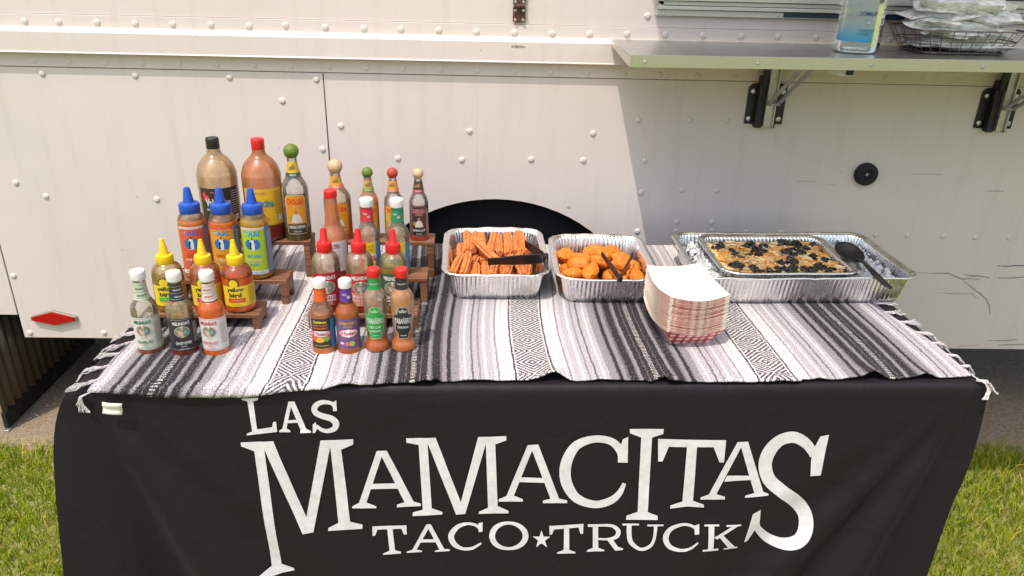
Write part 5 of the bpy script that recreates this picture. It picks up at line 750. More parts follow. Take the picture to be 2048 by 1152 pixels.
tari((-.701, 1.715, ZM), R(-13), 'blue-capped bottle with orange-red label, leftmost of three', (.62, .09, .025), (.62, .58, .54), (.10, .10, .42), 'SPICY', sauce_mat('tangerine', (.58, .19, .04)), .143)
tari((-.629, 1.715, ZM), R(-16), 'blue-capped bottle with amber label and red top band, middle of three', (.66, .29, .012), (.60, .03, .03), (.015, .22, .42), 'SPICY', sauce_mat('bright_orange', (.64, .17, .015)), .140)
tari((-.557, 1.715, ZM), R(-16), 'blue-capped bottle with lime green label and green sauce', (.36, .50, .02), (.58, .60, .52), (.015, .25, .40), 'ZESTY VERDE', sauce_mat('verde', (.38, .26, .02)), .147)
def valentina(pos, yaw, label, bg, ink, ink2, capm, glass, sm, lv):
    prof = [(.040, 0), (.0455, .004), (.0475, .012), (.0478, .05), (.0480, .155), (.0465, .172), (.0410, .190), (.0300, .205), (.0205, .214), (.0165, .222), (.0150, .234), (.0148, .240)]
    art = [('p', [(-.034, .125), (-.026, .133), (-.024, .118), (-.018, .124), (-.014, .108), (-.022, .103), (-.030, .108)], (.60, .02, .03)), ('t', 'Valentina', .004, .104, .062, .020, ink), ('t', 'DE CHILE', .004, .130, .030, .0045, (.50, .12, .12)), ('t', 'SALSA PICANTE', -.006, .086, .040, .006, ink2),
           ('t', 'HOT SAUCE', 0, .062, .040, .006, ink2)]+lines(.036, .056, [.075+.006*k for k in range(10)], ink2, .0016)+[('r', .042, .054, .055, .070, (.55, .52, .46))]
    return bottle('sauce_bottle', pos, yaw, label, 'bottle', prof, glass, (lv, sm), cap_screw(.0160, .026, False), capm, .230, (-.042, .060, .046, .140, .048, bg), art)
valentina((-.690, 1.885, ZH), R(-12), 'large clear bottle with black cap and black label at the back left', (.022, .016, .018), (.50, .62, .52), (.50, .50, .46), BLK_PL, glass_mat('glass_tan', (.58, .37, .19), .70, scale=30, speck=.5), sauce_mat('rust', (.36, .10, .035)), .032)
valentina((-.580, 1.885, ZH), R(-14), 'large sauce bottle with red cap and yellow label', (.70, .42, .02), (.06, .22, .20), (.35, .16, .03), RED_PL, glass_mat('glass_orange_specks', (.62, .23, .075), .75, scale=30, speck=.75), sauce_mat('deep_red', (.20, .025, .012)), .044)
def cholula(pos, yaw, label, r, H, rb, ball, bg, bot, ink, glass, sm, lv, ncol, nband, flav, nk=(.66, .84)):
    hb = H-rb*1.78; rn = .0115 if r > .03 else .0095
    prof = [(r*.94, 0), (r, .003), (r, .008), (r, hb*.55), (r*.985, hb*.62), (r*.86, hb*.69), (r*.62, hb*.76), (rn*1.38, hb*.82), (rn*1.15, hb*.90), (rn, hb*.97), (rn*1.12, hb*.985), (rn*1.1, hb)]
    h0, h1 = hb*.085, hb*.585; q = h1-h0; s = r*.82; ci = (.62, .03, .02)
    fr = [(-s, h0+q*.06), (-s*.9, h0), (s*.9, h0), (s, h0+q*.06), (s, h1-q*.10), (s*.8, h1), (-s*.8, h1), (-s, h1-q*.10)]
    sc2 = lambda k: [(a*k, (b-(h0+h1)/2)*(.5+.5*k)*1.0+(h0+h1)/2) for a, b in fr]
    art = [('p', fr, bot), ('p', sc2(.95), ink), ('p', sc2(.90), bg), ('r', -s*.88, s*.88, h0+q*.03, h0+q*.27, bot)]
    art += [('t', 'CHOLULA', 0, h1-q*.17, s*1.55, q*.15, ci if bg[0] > .3 else (.58, .20, .22)), ('t', 'HOT SAUCE', 0, h1-q*.29, s*.9, q*.05, (.62, .30, .2)),
            ('p', [(-s*.5, h0+q*.30), (s*.5, h0+q*.30), (s*.42, h0+q*.42), (s*.2, h0+q*.52), (-s*.2, h0+q*.52), (-s*.42, h0+q*.42)], (.60, .54, .46)), ('e', 0, h0+q*.57, s*.16, q*.055, (.35, .18, .10)), ('e', -s*.55, h0+q*.42, s*.14, q*.07, (.36, .30, .06)),
            ('t', flav, 0, h0+q*.195, s*1.5, q*.075, (.60, .58, .52)), ('t', 'SALSA', 0, h0+q*.085, s*.7, q*.04, (.5, .46, .36))]
    n0, n1 = hb*.785, hb*.955
    nart = [('r', -.03, .03, n0, n0+(n1-n0)*.25, nband), ('e', 0, n0+(n1-n0)*.62, .006, (n1-n0)*.15, (.40, .05, .02)), ('e', .002, n0+(n1-n0)*.66, .0025, (n1-n0)*.2, (.05, .28, .05)), ('e', -.006, n0+(n1-n0)*.55, .003, (n1-n0)*.12, (.20, .20, .03)), ('t', 'SALSA', 0, n0+(n1-n0)*.12, .012, (n1-n0)*.12, (.62, .56, .5))]
    return bottle('sauce_bottle', pos, yaw, label, 'bottle', prof, glass, (lv, sm), cap_ball(rb), ball, hb-.001, (-s*1.02, s*1.02, h0-.0005, h1+.0005, r, bot), art, (-.031, .031, n0, n1, rn*1.2, ncol), nart)
OR = (.66, .27, .012)
cholula((-.500, 1.885, ZH), R(-3), 'tall clear bottle with green ball stopper and orange green-pepper label', .0330, .244, .0188, GREENB, OR, (.035, .05, .025), (.60, .52, .42), glass_mat('glass_pale', (.52, .48, .38), .42, scale=25), sauce_mat('mud_green', (.10, .085, .03)), .034, (.62, .42, .02), (.04, .08, .04), 'GREEN PEPPER')
cholula((-.396, 1.890, ZH), R(0), 'stout bottle with large natural wood ball stopper behind the tall red-capped bottle', .0345, .206, .0188, WOODN, OR, (.58, .22, .02), (.40, .14, .03), glass_mat('glass_amber', (.56, .38, .26), .45), sauce_mat('amber', (.45, .12, .02)), .060, (.64, .28, .03), (.55, .12, .06), 'ORIGINAL')
cholula((-.316, 1.890, ZH), R(8), 'small bottle with green ball stopper and orange sauce', .0245, .187, .0140, GREENB, OR, (.50, .19, .02), (.40, .14, .03), glass_mat('glass_peach', (.58, .28, .12), .60), sauce_mat('peach', (.56, .20, .05)), .115, (.42, .34, .10), (.22, .30, .05), 'ORIGINAL')
cholula((-.253, 1.890, ZH), R(-10), 'small bottle with red ball stopper and yellow-orange label', .0245, .187, .0140, REDB, (.66, .36, .02), (.50, .19, .02), (.40, .14, .03), glass_mat('glass_clear1', (.52, .42, .32), .36), sauce_mat('orange2', (.50, .16, .03)), .02, (.64, .28, .03), (.58, .20, .12), 'ORIGINAL')
cholula((-.189, 1.890, ZH), R(-1), 'small bottle with natural ball stopper and dark label at the right end', .0245, .187, .0140, WOODN, (.045, .025, .022), (.02, .013, .013), (.50, .22, .22), glass_mat('glass_clear2', (.52, .42, .36), .28), sauce_mat('red_low', (.40, .05, .03)), .012, (.05, .03, .03), (.46, .05, .08), 'EXTRA HOT')
# tall red-capped bottle
prof = [(.029, 0), (.0325, .003), (.033, .008), (.0328, .080), (.0320, .092), (.0285, .105), (.0215, .118), (.0180, .128), (.0150, .160), (.0132, .190), (.0128, .196)]
art = [('t', 'TAPATÍO', -.002, .079, .040, .0125, (.30, .03, .05)), ('e', 0, .055, .016, .017, (.42, .36, .24)), ('e', 0, .055, .0145, .0155, (.58, .54, .48)), ('e', 0, .053, .007, .010, (.30, .24, .20)), ('t', 'SALSA PICANTE', 0, .030, .036, .006, (.36, .03, .05)), ('t', 'HOT SAUCE', 0, .022, .026, .0045, (.36, .03, .05))]
bottle('sauce_bottle', (-.380, 1.742, ZM), R(-9), 'tall tapered bottle of salmon sauce with flat red cap and pink label', 'bottle', prof, glass_mat('glass_salmon', (.62, .23, .10), .85), (.012, sauce_mat('dark_low', (.16, .03, .02))), cap_screw(.0150, .017), RED_PL, .191, (-.034, .040, .014, .090, .033, (.58, .50, .50)), art)
def yucateco(pos, yaw, label, r, H, bg, side, glass, sauce, nc, style, ht):
    s = H/.165
    h0, h1 = .015*s, ht
    q = h1-h0; a = r*1.05
    if style == 'classic': art = [('r', -a, a*.72, h0, h1, bg), ('r', -a, a*.72, h0, h0+q*.42, (.55, .03, .04)), ('p', [(-a*.5, h0), (a*.5, h0), (a*.7, h0+q*.3), (0, h0+q*.42), (-a*.3, h0+q*.25)], (.60, .42, .02)), ('e', a*.2, h0+q*.2, .007, .006, (.10, .28, .03)), ('e', 0, h0+q*.50, a*.75, q*.11, (.60, .58, .54)), ('t', 'El Yucateco', 0, h0+q*.50, a*1.3, q*.12, (.42, .02, .06)), ('t', 'SALSA PICANTE', -a*.05, h0+q*.86, a*1.2, q*.07, (.50, .20, .03)), ('t', 'DE CHILE', -a*.05, h0+q*.74, a*1.0, q*.07, (.50, .20, .03)), ('r', a*.72, a*1.25, h0, h1, side)]
    elif style == 'carib': art = [('r', -a, a*.62, h0, h1, (.016, .014, .014)), ('t', 'Caribbean', -a*.2, h0+q*.90, a*1.1, q*.09, (.66, .48, .03)), ('t', 'SALSA PICANTE', -a*.18, h0+q*.78, a*1.2, q*.06, (.58, .14, .03)), ('t', 'HABANERO', -a*.18, h0+q*.69, a*1.2, q*.06, (.58, .14, .03)), ('r', -a, a*.60, h0+q*.26, h0+q*.60, (.55, .04, .07)), ('e', -a*.2, h0+q*.50, a*.75, q*.10, (.60, .58, .54)), ('t', 'El Yucateco', -a*.2, h0+q*.50, a*1.3, q*.12, (.45, .02, .06)), ('e', -a*.3, h0+q*.29, .011, .006, (.64, .36, .02)), ('e', a*.25, h0+q*.33, .006, .006, (.16, .30, .04)), ('e', -a*.7, h0+q*.33, .005, .006, (.58, .08, .02)), ('t', '5 FL OZ (148mL)', -a*.15, h0+q*.09, a*1.1, q*.05, (.6, .46, .05)), ('r', a*.62, a*1.3, h0, h1, side)]
    else: art = [('t', 'HABANERO', 0, h0+q*.86, a*1.4, q*.11, (.60, .28, .03)), ('t', 'HOT SAUCE', 0, h0+q*.74, a*.7, q*.07, (.60, .28, .03)), ('e', 0, h0+q*.52, a*.82, q*.15, (.55, .03, .10)), ('e', 0, h0+q*.52, a*.75, q*.125, (.62, .60, .56)), ('t', 'El Yucateco', 0, h0+q*.52, a*1.3, q*.13, (.45, .02, .08)), ('e', -.004, h0+q*.16, .006, .005, (.58, .06, .12)), ('e', .006, h0+q*.16, .006, .006, (.34, .42, .05)), ('e', -.014, h0+q*.18, .004, .003, (.5, .46, .5)), ('t', '5 FL OZ (148mL)', .013, h0+q*.32, .014, .002, (.4, .34, .5))]
    ns = .118*s; ne = .147*s
    nart = [('t', 'SALSA', -.003, .134*s, .010, .0045, (.5, .46, .5) if style == 'purple' else (.60, .55, .5)), ('e', .005, .128*s, .0035, .0035, (.5, .46, .5) if style == 'purple' else (.58, .30, .25))] if style != 'carib' else None
    return bottle('sauce_bottle', pos, yaw, label, 'bottle', woozy(r, H, .016*s, .0112*s), glass, sauce, cap_screw(.0138*s, .0168*s), WHITE_PL, H-.0175*s, (-a*1.02, a*1.32, h0-.0004, h1+.0004, r, bg), art, (-.034, .034, ns, ne, .0118*s, nc), nart)
yucateco((-.297, 1.742, ZM), R(-9), 'white-capped bottle with red neck band standing on the riser', .0275, .190, (.66, .46, .02), (.015, .20, .40), glass_mat('glass_res1', (.50, .40, .30), .38), (.013, sauce_mat('low_red', (.30, .05, .03))), (.56, .025, .05), 'classic', .088)
yucateco((-.226, 1.742, ZM), R(-9), 'white-capped bottle with green neck band', .0275, .190, (.66, .46, .02), (.015, .20, .40), glass_mat('glass_res2', (.46, .42, .30), .36), (.013, sauce_mat('low_green', (.16, .16, .04))), (.015, .22, .10), 'classic', .088)
yucateco((-.357, 1.466, ZB), R(-3), 'small white-capped bottle with orange neck and black Caribbean label, left of the front row', .0245, .165, (.016, .014, .014), (.012, .17, .40), glass_mat('glass_res3', (.56, .33, .20), .38), (.086, sauce_mat('tan_orange', (.50, .17, .05))), (.66, .09, .012), 'carib', .083)
yucateco((-.304, 1.467, ZB), R(0), 'small white-capped bottle with purple label and purple neck', .0245, .165, (.115, .075, .19), (.115, .075, .19), glass_mat('glass_res4', (.45, .12, .02), .2), (.112, sauce_mat('burnt', (.36, .10, .012))), (.10, .03, .24), 'purple', .083)
def melinda_squeeze(pos, yaw, label, bg, bg2, flav, f2, glass, sauce):
    prof = [(.027, 0), (.0305, .003), (.0312, .010), (.0312, .05), (.0308, .105), (.0298, .118), (.0255, .129), (.0185, .135), (.016, .140)]
    art = [('p', [(-.034+.073*k/12, .0935+.0035*math.sin(math.pi*k/12)) for k in range(13)]+[(.039, .060), (-.034, .060)], bg)]+[('t', "MELINDA'S", 0, .0855, .040, .0095, WHT)]+mel_oval(.0625, .0165, .0135)+[('t', flav, .0, .0405, .034, .0075, WHT), ('t', f2, .0, .0320, .034, .0065, WHT), ('t', 'SAUCE', 0, .0245, .018, .0032, WHT)]
    if bg2 != bg: art.insert(0, ('r', -.034, .039, .0175, .0495, bg2))
    art += lines(-.012, .012, (.0205,), WHT)
    return bottle('sauce_bottle', pos, yaw, label, 'bottle', prof, glass, sauce, cap_cone(.0168, .0235, .032, .0052), RED_PL, .1345, (-.034, .039, .0175, .094, .0312, bg), art)
melinda_squeeze((-.370, 1.595, ZL), R(-2), 'squeeze bottle with red cone cap and dark red label', (.36, .012, .022), (.36, .012, .022), 'ROASTED', 'HABANERO', glass_mat('pet_a', (.50, .36, .24), .45), (.020, sauce_mat('maroon', (.15, .02, .015))))
melinda_squeeze((-.295, 1.595, ZL), R(-1), 'squeeze bottle with red cone cap and red and salmon label', (.44, .015, .025), (.62, .20, .11), 'THAI SWEET', 'CHILI SAUCE', glass_mat('pet_b', (.54, .36, .24), .40), (.018, sauce_mat('redbrown', (.24, .03, .015))))
melinda_squeeze((-.219, 1.595, ZL), R(-9), 'squeeze bottle with red cone cap and dark green label', (.035, .085, .035), (.035, .085, .035), 'GREEN', 'SAUCE', glass_mat('pet_c', (.34, .30, .12), .40), (.108, sauce_mat('sage', (.24, .20, .045))))
def tabanero(pos, yaw, label, c, rim, flav, f2, glass, sauce, nc):
    prof = [(.0225, 0), (.0255, .003), (.0262, .008), (.0250, .016), (.0215, .024), (.0205, .032), (.0210, .045), (.0232, .080), (.0248, .108), (.0246, .120), (.0225, .130), (.0165, .139), (.0128, .145), (.0122, .155), (.0118, .172)]
    shp = [(-.011, .034), (.011, .034), (.0125, .046), (.019, .052), (.0175, .066), (.021, .088), (.011, .092), (.010, .102), (.006, .107), (-.006, .107), (-.010, .102), (-.011, .092), (-.021, .088), (-.0175, .066), (-.019, .052), (-.0125, .046)]
    sh2 = [(a*1.09, (b-.070)*1.045+.070) for a, b in shp]
    art = [('p', sh2, rim), ('p', shp, c), ('t', 'TABAÑERO', 0, .077, .036, .016, (.60, .58, .54)), ('t', flav, 0, .0605, .026, .0058, (.60, .58, .54))]
    if f2: art.append(('t', f2, 0, .0515, .026, .0045, (.60, .58, .54)))
    art += [('r', -.007, .007, .0395, .0415, (.45, .45, .42)), ('p', [(-.007, .0955), (.007, .0955), (.009, .103), (.0045, .099), (0, .105), (-.0045, .099), (-.009, .103)], rim)]
    b = bottle('sauce_bottle', pos, yaw, label, 'bottle', prof, glass, sauce, cap_screw(.0140, .0175, False), RED_PL, .1695, None, None, (-.036, .036, .143, .1685, .0128, nc), [('t', 'TABAÑERO', 0, .156, .020, .0035, (.5, .5, .46))])
    am, inks = art_mesh(smooth_prof(prof), art, .0235, .0005); am.build('label', inks, b, angle=0)
    return b
tabanero((-.245, 1.474, ZB), R(-5), 'red-capped flared bottle with bright green label', (.015, .30, .055), (.25, .52, .22), 'KEY LIME', 'HABANERO', glass_mat('glass_g', (.55, .36, .24), .50), (.034, sauce_mat('copper', (.44, .13, .035))), (.012, .26, .06))
tabanero((-.188, 1.476, ZB), R(0), 'red-capped flared bottle with black label', (.018, .02, .022), (.40, .38, .33), 'ORIGINAL', None, glass_mat('glass_h', (.56, .27, .12), .80), (.040, sauce_mat('caramel', (.50, .19, .06))), (.016, .016, .018))
# ---------------------------------------------------------------- foil pans
def foil_mat():
    m, t, p, o = nodes('aluminium_foil'); tc = N(t, 'TexCoord'); L = t.links.new
    p.inputs['Base Color'].default_value = (.90, .89, .88, 1); p.inputs['Metallic'].default_value = 1; p.inputs['Roughness'].default_value = .24
    n1 = N(t, 'TexNoise'); n1.inputs['Scale'].default_value = 22; n1.inputs['Detail'].default_value = 3; n1.inputs['Distortion'].default_value = .8; L(tc.outputs['Object'], n1.inputs['Vector'])
    rr = N(t, 'MapRange', i_1=.3, i_2=.7, i_3=.18, i_4=.36); L(n1.outputs[0], rr.inputs[0]); L(rr.outputs[0], p.inputs['Roughness'])
    bp = N(t, 'Bump'); bp.inputs['Strength'].default_value = .5; bp.inputs['Distance'].default_value = .0016; L(n1.outputs[0], bp.inputs['Height']); L(bp.outputs[0], p.inputs['Normal'])
    return m
FOIL = foil_mat()
def rrect(hx, hy, rc, n):
    per = []; segs = [((hx-rc), -hy, 0), ]
    L1 = 2*(hx-rc); L2 = 2*(hy-rc); A = math.pi/2*rc; tot = 2*L1+2*L2+4*A; out = []
    for k in range(n):
        s = tot*k/n
        for idx, ln in enumerate((L1, A, L2, A, L1, A, L2, A)):
            if s < ln or idx == 7: break
            s -= ln
        t = s/ln
        if idx == 0: p, nn = (-(hx-rc)+L1*t, -hy), (0, -1)
        elif idx == 2: p, nn = (hx, -(hy-rc)+L2*t), (1, 0)
        elif idx == 4: p, nn = ((hx-rc)-L1*t, hy), (0, 1)
        elif idx == 6: p, nn = (-hx, (hy-rc)-L2*t), (-1, 0)
        else:
            cx, cy, a0 = {1: (hx-rc, -hy+rc, -90), 3: (hx-rc, hy-rc, 0), 5: (-hx+rc, hy-rc, 90), 7: (-hx+rc, -hy+rc, 180)}[idx]
            a = R(a0+90*t); p, nn = (cx+rc*math.cos(a), cy+rc*math.sin(a)), (math.cos(a), math.sin(a))
        out.append((p, nn, idx % 2))
    return out
def pan(hx, hy, h, name, pos, rz, label, warp=.003, seed=0, rc=.045, taper=.026):
    b = tag(empty(name, pos, rz), label, 'foil tray', 'aluminium foil trays'); n = 720
    lp = rrect(hx, hy, rc, n); waves = round((4*(hx+hy))/.0115)
    rings = [(taper+.022, .0008, 0), (taper+.004, .001, 0), (taper, .004, .3), (taper*.7+.003, h*.25, 1), (taper*.4+.005, h*.6, 1), (.009, h*.86, .8), (.0075, h*.93, .1), (.002, h*.94, 0), (0, h*.965, 0), (-.0045, h*.985, 0), (-.0075, h*.97, 0), (-.0075, h*.93, 0), (-.0055, h*.915, 0)]
    vs = []
    for ri, (ins, z, am) in enumerate(rings):
        for k, ((px, py), (nx, ny), crn) in enumerate(lp):
            cg = am*(.0019 if not crn else .0024)*math.sin(2*math.pi*waves*k/n*(1 if not crn else 1))*(.75+.5*noise.noise((k*.11, seed, 0)))
            wz = z+(warp*noise.noise((px*9+seed, py*9, seed*1.3)) + warp*.5*noise.noise((px*30, py*30, seed)))*(z/h)**2
            q = cg-ins+.0015*noise.noise((px*14, py*14+seed, z*20))*(z/h)
            if crn and ri in (9, 10): q += random.uniform(-.0012, .0012); wz += random.uniform(-.0010, .0010)
            vs.append((px+nx*q, py+ny*q, wz))
    m = len(rings); mb = MB()
    mb.add(vs, [(j*n+k, j*n+(k+1) % n, (j+1)*n+(k+1) % n, (j+1)*n+k) for j in range(7) for k in range(n)]+[tuple(range(n-1, -1, -1))])
    mb.build('pan_body', FOIL, b, angle=0)
    mb = MB(); mb.add(vs[7*n:], [(j*n+k, j*n+(k+1) % n, (j+1)*n+(k+1) % n, (j+1)*n+k) for j in range(m-8) for k in range(n)])
    mb.build('rolled_rim', FOIL, b, angle=0)
    return b
pan(.128, .163, .080, 'foil_tray', (.008, 1.868, ZB), R(1.5), 'deep foil tray holding the churros', .005, 1)
pan(.122, .152, .078, 'foil_tray', (.281, 1.845, ZB), R(0), 'square foil tray holding the breaded nuggets', .0035, 2)
pan(.272, .158, .084, 'foil_tray', (.775, 1.862, ZB), R(2.2), 'large foil tray filled with crushed ice around the layered dip', .004, 3)
# ---------------------------------------------------------------- churros
CHUR = mat('fried_churro', (.76, .27, .075), .7, var=.5, vscale=70, c2=(.54, .13, .025), bump=.9, bscale=700)
def churro_mesh(seed, L=.105):
    mb = MB(); n = 16; rows = 9; vs = []
    for j in range(rows):
        t = j/(rows-1); x = (t-.5)*L; e = .86 if j in (0, rows-1) else 1
        for k in range(n):
            a = 2*math.pi*k/n; r = (.0112 if k % 2 else .0082)*e*(1+.06*noise.noise((seed, j*.7, k)))
            vs.append((x+.002*noise.noise((seed*3, k, j))*(j in (0, rows-1)), r*math.cos(a)+.003*math.sin(t*2.5+seed)*t, r*math.sin(a)+.002*math.sin(t*3+seed)))
    mb.add(vs, [(j*n+k, j*n+(k+1) % n, (j+1)*n+(k+1) % n, (j+1)*n+k) for j in range(rows-1) for k in range(n)]+[tuple(range(n)), tuple((rows-1)*n+k for k in range(n-1, -1, -1))])
    return mb.mesh('churro', CHUR, True, 28)
CH = [churro_mesh(s) for s in range(4)]
random.seed(11)
def churro(x, y, z, yaw, pitch, label='ridged orange-brown churro piled in the foil tray', roll=None):
    o = link('churro', random.choice(CH), None, (x, y, z)); o.rotation_euler = Matrix.Identity(3).to_euler()
    o.rotation_euler = (Matrix.Rotation(R(yaw), 3, 'Z') @ Matrix.Rotation(R(-pitch), 3, 'Y') @ Matrix.Rotation(random.uniform(0, 6) if roll is None else roll, 3, 'X')).to_euler()
    tag(o, label, 'churro', 'churros in the foil tray'); return o
ORD = ['first', 'second', 'third', 'fourth', 'fifth', 'sixth', 'seventh', 'eighth', 'ninth']
for row, yc in enumerate((1.792, 1.885, 1.965)):
    for k in range(9): churro(-.078+.0215*k+random.uniform(-.002, .002), yc+random.uniform(-.006, .006), ZB+.016, 90+random.uniform(-5, 5), 0, 'churro in the bottom layer of the foil tray under the other churros')
for k in range(9): churro(-.083+.022*k+random.uniform(-.003, .003), 1.798+random.uniform(-.008, .008), ZB+.038, 90+random.uniform(-9, 9), random.uniform(0, 6), 'churro in the front row of the tray, %s from the left' % ORD[k])
for k in range(9): churro(-.085+.0222*k+random.uniform(-.003, .003), 1.915+random.uniform(-.012, .012), ZB+.042+.004*(k % 2), 88+random.uniform(-10, 10), random.uniform(6, 14), 'churro in the middle layer of the back row, %s from the left' % ORD[k])
for k in range(8): churro(-.070+.0222*k+random.uniform(-.003, .003), 1.948+random.uniform(-.012, .012), ZB+.066+.003*(k % 2), 92+random.uniform(-7, 7), random.uniform(5, 12), 'churro leaning high on the back row, %s from the left' % ORD[k])
for k, x in enumerate((-.088, -.066)): churro(x, 1.815, ZB+.058, 78+6*k, 8, ('churro on top against the left wall of its tray', 'churro on top of the front row, next to the leftmost one')[k])
churro(-.018, 1.865, ZB+.078, 128, 14, 'churro lying slantwise on top of the pile beside the tongs')
churro(.045, 1.812, ZB+.058, 80, 3, 'left one of two churros lying under the long tong arm'); churro(.072, 1.806, ZB+.058, 96, 3, 'right one of two churros lying under the long tong arm'); churro(.005, 1.802, ZB+.057, 86, 2, 'churro on top of the front row under the tip of the tongs')
# ---------------------------------------------------------------- nuggets
def nug_mat():
    m, t, p, o = nodes('hot_breading'); L = t.links.new; tc = N(t, 'TexCoord')
    n1 = N(t, 'TexNoise'); n1.inputs['Scale'].default_value = 190; n1.inputs['Detail'].default_value = 6; L(tc.outputs['Object'], n1.inputs['Vector'])
    r1 = ramp(t, [(.28, (.40, .075, .004)), (.48, (.68, .18, .009)), (.72, (.78, .27, .018))]); L(n1.outputs[0], r1.inputs[0]); L(r1.outputs[0], p.inputs['Base Color']); p.inputs['Roughness'].default_value = .62
    bp = N(t, 'Bump'); bp.inputs['Strength'].default_value = .9; bp.inputs['Distance'].default_value = .0025; L(n1.outputs[0], bp.inputs['Height']); L(bp.outputs[0], p.inputs['Normal']); return m
NUG = nug_mat()
def nugget_mesh(s):
    bm = bmesh.new(); bmesh.ops.create_icosphere(bm, subdivisions=4, radius=1)
    for v in bm.verts:
        d = v.co.normalized(); k = 1+.17*noise.noise(d*1.3+Vector((s*7, 0, 0)))+.055*noise.noise(d*4+Vector((s, 3, 0)))+.05*noise.noise(d*11+Vector((s, 0, 5)))
        v.co = Vector((d.x*.031*k, d.y*.023*k, d.z*.0175*k))
    me = bpy.data.meshes.new('nugget'); bm.to_mesh(me); bm.free(); me.materials.append(NUG); me.shade_smooth(); return me
NG = [nugget_mesh(s) for s in range(6)]
NP = [(.20, 1.76, .02), (.26, 1.755, .02), (.32, 1.76, .02), (.365, 1.765, .02), (.20, 1.82, .02), (.25, 1.82, .02), (.31, 1.82, .02), (.36, 1.825, .02), (.20, 1.88, .02), (.26, 1.885, .02), (.315, 1.885, .02), (.36, 1.885, .02), (.21, 1.94, .022), (.27, 1.94, .022), (.33, 1.94, .022),
      (.196, 1.905, .050), (.232, 1.862, .055), (.275, 1.945, .048), (.325, 1.935, .050), (.285, 1.870, .048), (.345, 1.885, .050), (.203, 1.785, .046), (.250, 1.795, .050), (.305, 1.785, .044), (.330, 1.835, .052), (.365, 1.842, .046), (.365, 1.782, .044), (.222, 1.828, .058), (.30, 1.905, .056)]
random.seed(5); CELLS = {}
for i, (x, y, z) in enumerate(NP):
    o = link('nugget', NG[i % 6], None, (x, y, ZB+z), (random.uniform(-.35, .35), random.uniform(-.35, .35), random.uniform(0, 6.28)))
    key = ('in the bottom layer' if z < .03 else 'on top', ('front', 'middle', 'back')[0 if y < 1.80 else 1 if y < 1.87 else 2]+' '+('left', 'centre', 'right')[0 if x < .235 else 1 if x < .318 else 2])
    CELLS.setdefault(key, []).append((x, o))
for (lay_, where), lst in CELLS.items():
    lst.sort(key=lambda q: q[0])
    for i, (x, o) in enumerate(lst):
        ex = '' if len(lst) == 1 else ', the '+({2: ('left', 'right'), 3: ('left', 'middle', 'right')}[len(lst)][i])+' one there'
        tag(o, 'breaded nugget %s of the heap, %s%s' % (lay_, where, ex), 'nugget', 'breaded nuggets in the square foil tray')
# ---------------------------------------------------------------- tongs
TONG = mat('black_nylon', (.016, .014, .016), .38, var=.2, vscale=90)
def arm(mb, a, b, wid, th, up, n=10, bow=0.0):
    a, b = Vector(a), Vector(b); d = (b-a).normalized(); up = (Vector(up)-d*Vector(up).dot(d)).normalized(); s = d.cross(up); vs = []
    for k in range(n+1):
        t = k/n; c = a.lerp(b, t)+s*bow*math.sin(math.pi*t); w_ = wid*(.72+.28*math.sin(math.pi*min(1, t*1.1+.12)) if t > .08 else .6)
        for sw, st in ((-1, -1), (1, -1), (1, 1), (-1, 1)): vs.append(c+up*sw*w_/2+s*st*th/2)
    mb.add(vs, [(4*k+i, 4*k+(i+1) % 4, 4*k+4+(i+1) % 4, 4*k+4+i) for k in range(n) for i in range(4)]+[(0, 1, 2, 3), tuple(4*n+i for i in (3, 2, 1, 0))])
def tongs(j, a, b, wid, up, label):
    t = tag(empty('serving_tongs', j), label, 'tongs'); j = Vector(j)
    for e in (a, b):
        mb = MB(); e = Vector(e)-j; arm(mb, (0, 0, 0), e, wid, .0028, up); 
        d = e.normalized(); upn = (Vector(up)-d*Vector(up).dot(d)).normalized()
        for k in range(4): q = e-d*(.004+.006*k); arm(mb, q-upn*wid*.3, q+upn*wid*.3, .004, .0050, d, 2)
        mb.build('arm', TONG, t, smooth=False, bevel=.0006)
    mb = MB(); mb.lathe([(.0062, -wid*.42), (.0068, -wid*.36), (.0068, wid*.36), (.0062, wid*.42)], 16); o = mb.build('spring_bend', TONG, t)
    o.rotation_euler = Vector(up).to_track_quat('Z', 'Y').to_euler()
    return t
tongs((.135, 1.788, ZB+.088), (-.010, 1.776, ZB+.082), (.086, 1.874, ZB+.094), .031, (0, -.30, 1), 'black plastic tongs lying open on the churros')
tongs((.306, 1.680, ZB+.0835), (.280, 1.822, ZB+.090), (.358, 1.815, ZB+.090), .019, (.0, -.25, 1), 'small black tongs propped over the front rim of the nugget tray')
# ---------------------------------------------------------------- ice, inner tray, dip
def ice_mat():
    m, t, p, o = nodes('crushed_ice'); p.inputs['Base Color'].default_value = (.88, .89, .88, 1); p.inputs['Roughness'].default_value = .2
    p.inputs['Transmission Weight'].default_value = .3; p.inputs['IOR'].default_value = 1.31; return m
mb = MB(); random.seed(8)
for i in range(3600):
    x = random.uniform(-.245, .245); y = random.uniform(-.133, .133)
    if -.19 < x < .125 and -.125 < y < .12 and random.random() < .96: continue
    c = Vector((.775+x, 1.862+y+.04*x, ZB+random.uniform(.034, .062))); s = random.uniform(.003, .0065)
    rot = Matrix.Rotation(random.uniform(0, 6), 3, Vector((random.random(), random.random(), random.random()+.1)).normalized())
    pts = [c+rot @ Vector((a*s*random.uniform(.6, 1.1), b*s*random.uniform(.6, 1.1), q*s*random.uniform(.5, .9))) for q in (-1, 1) for a, b in ((-1, -1), (1, -1), (1, 1), (-1, 1))]
    mb.add(pts, [(0, 3, 2, 1), (4, 5, 6, 7), (0, 1, 5, 4), (1, 2, 6, 5), (2, 3, 7, 6), (3, 0, 4, 7)])
tag(mb.build('crushed_ice', ice_mat(), smooth=False), 'crushed clear ice packed around the dip tray', 'ice', kind='stuff')
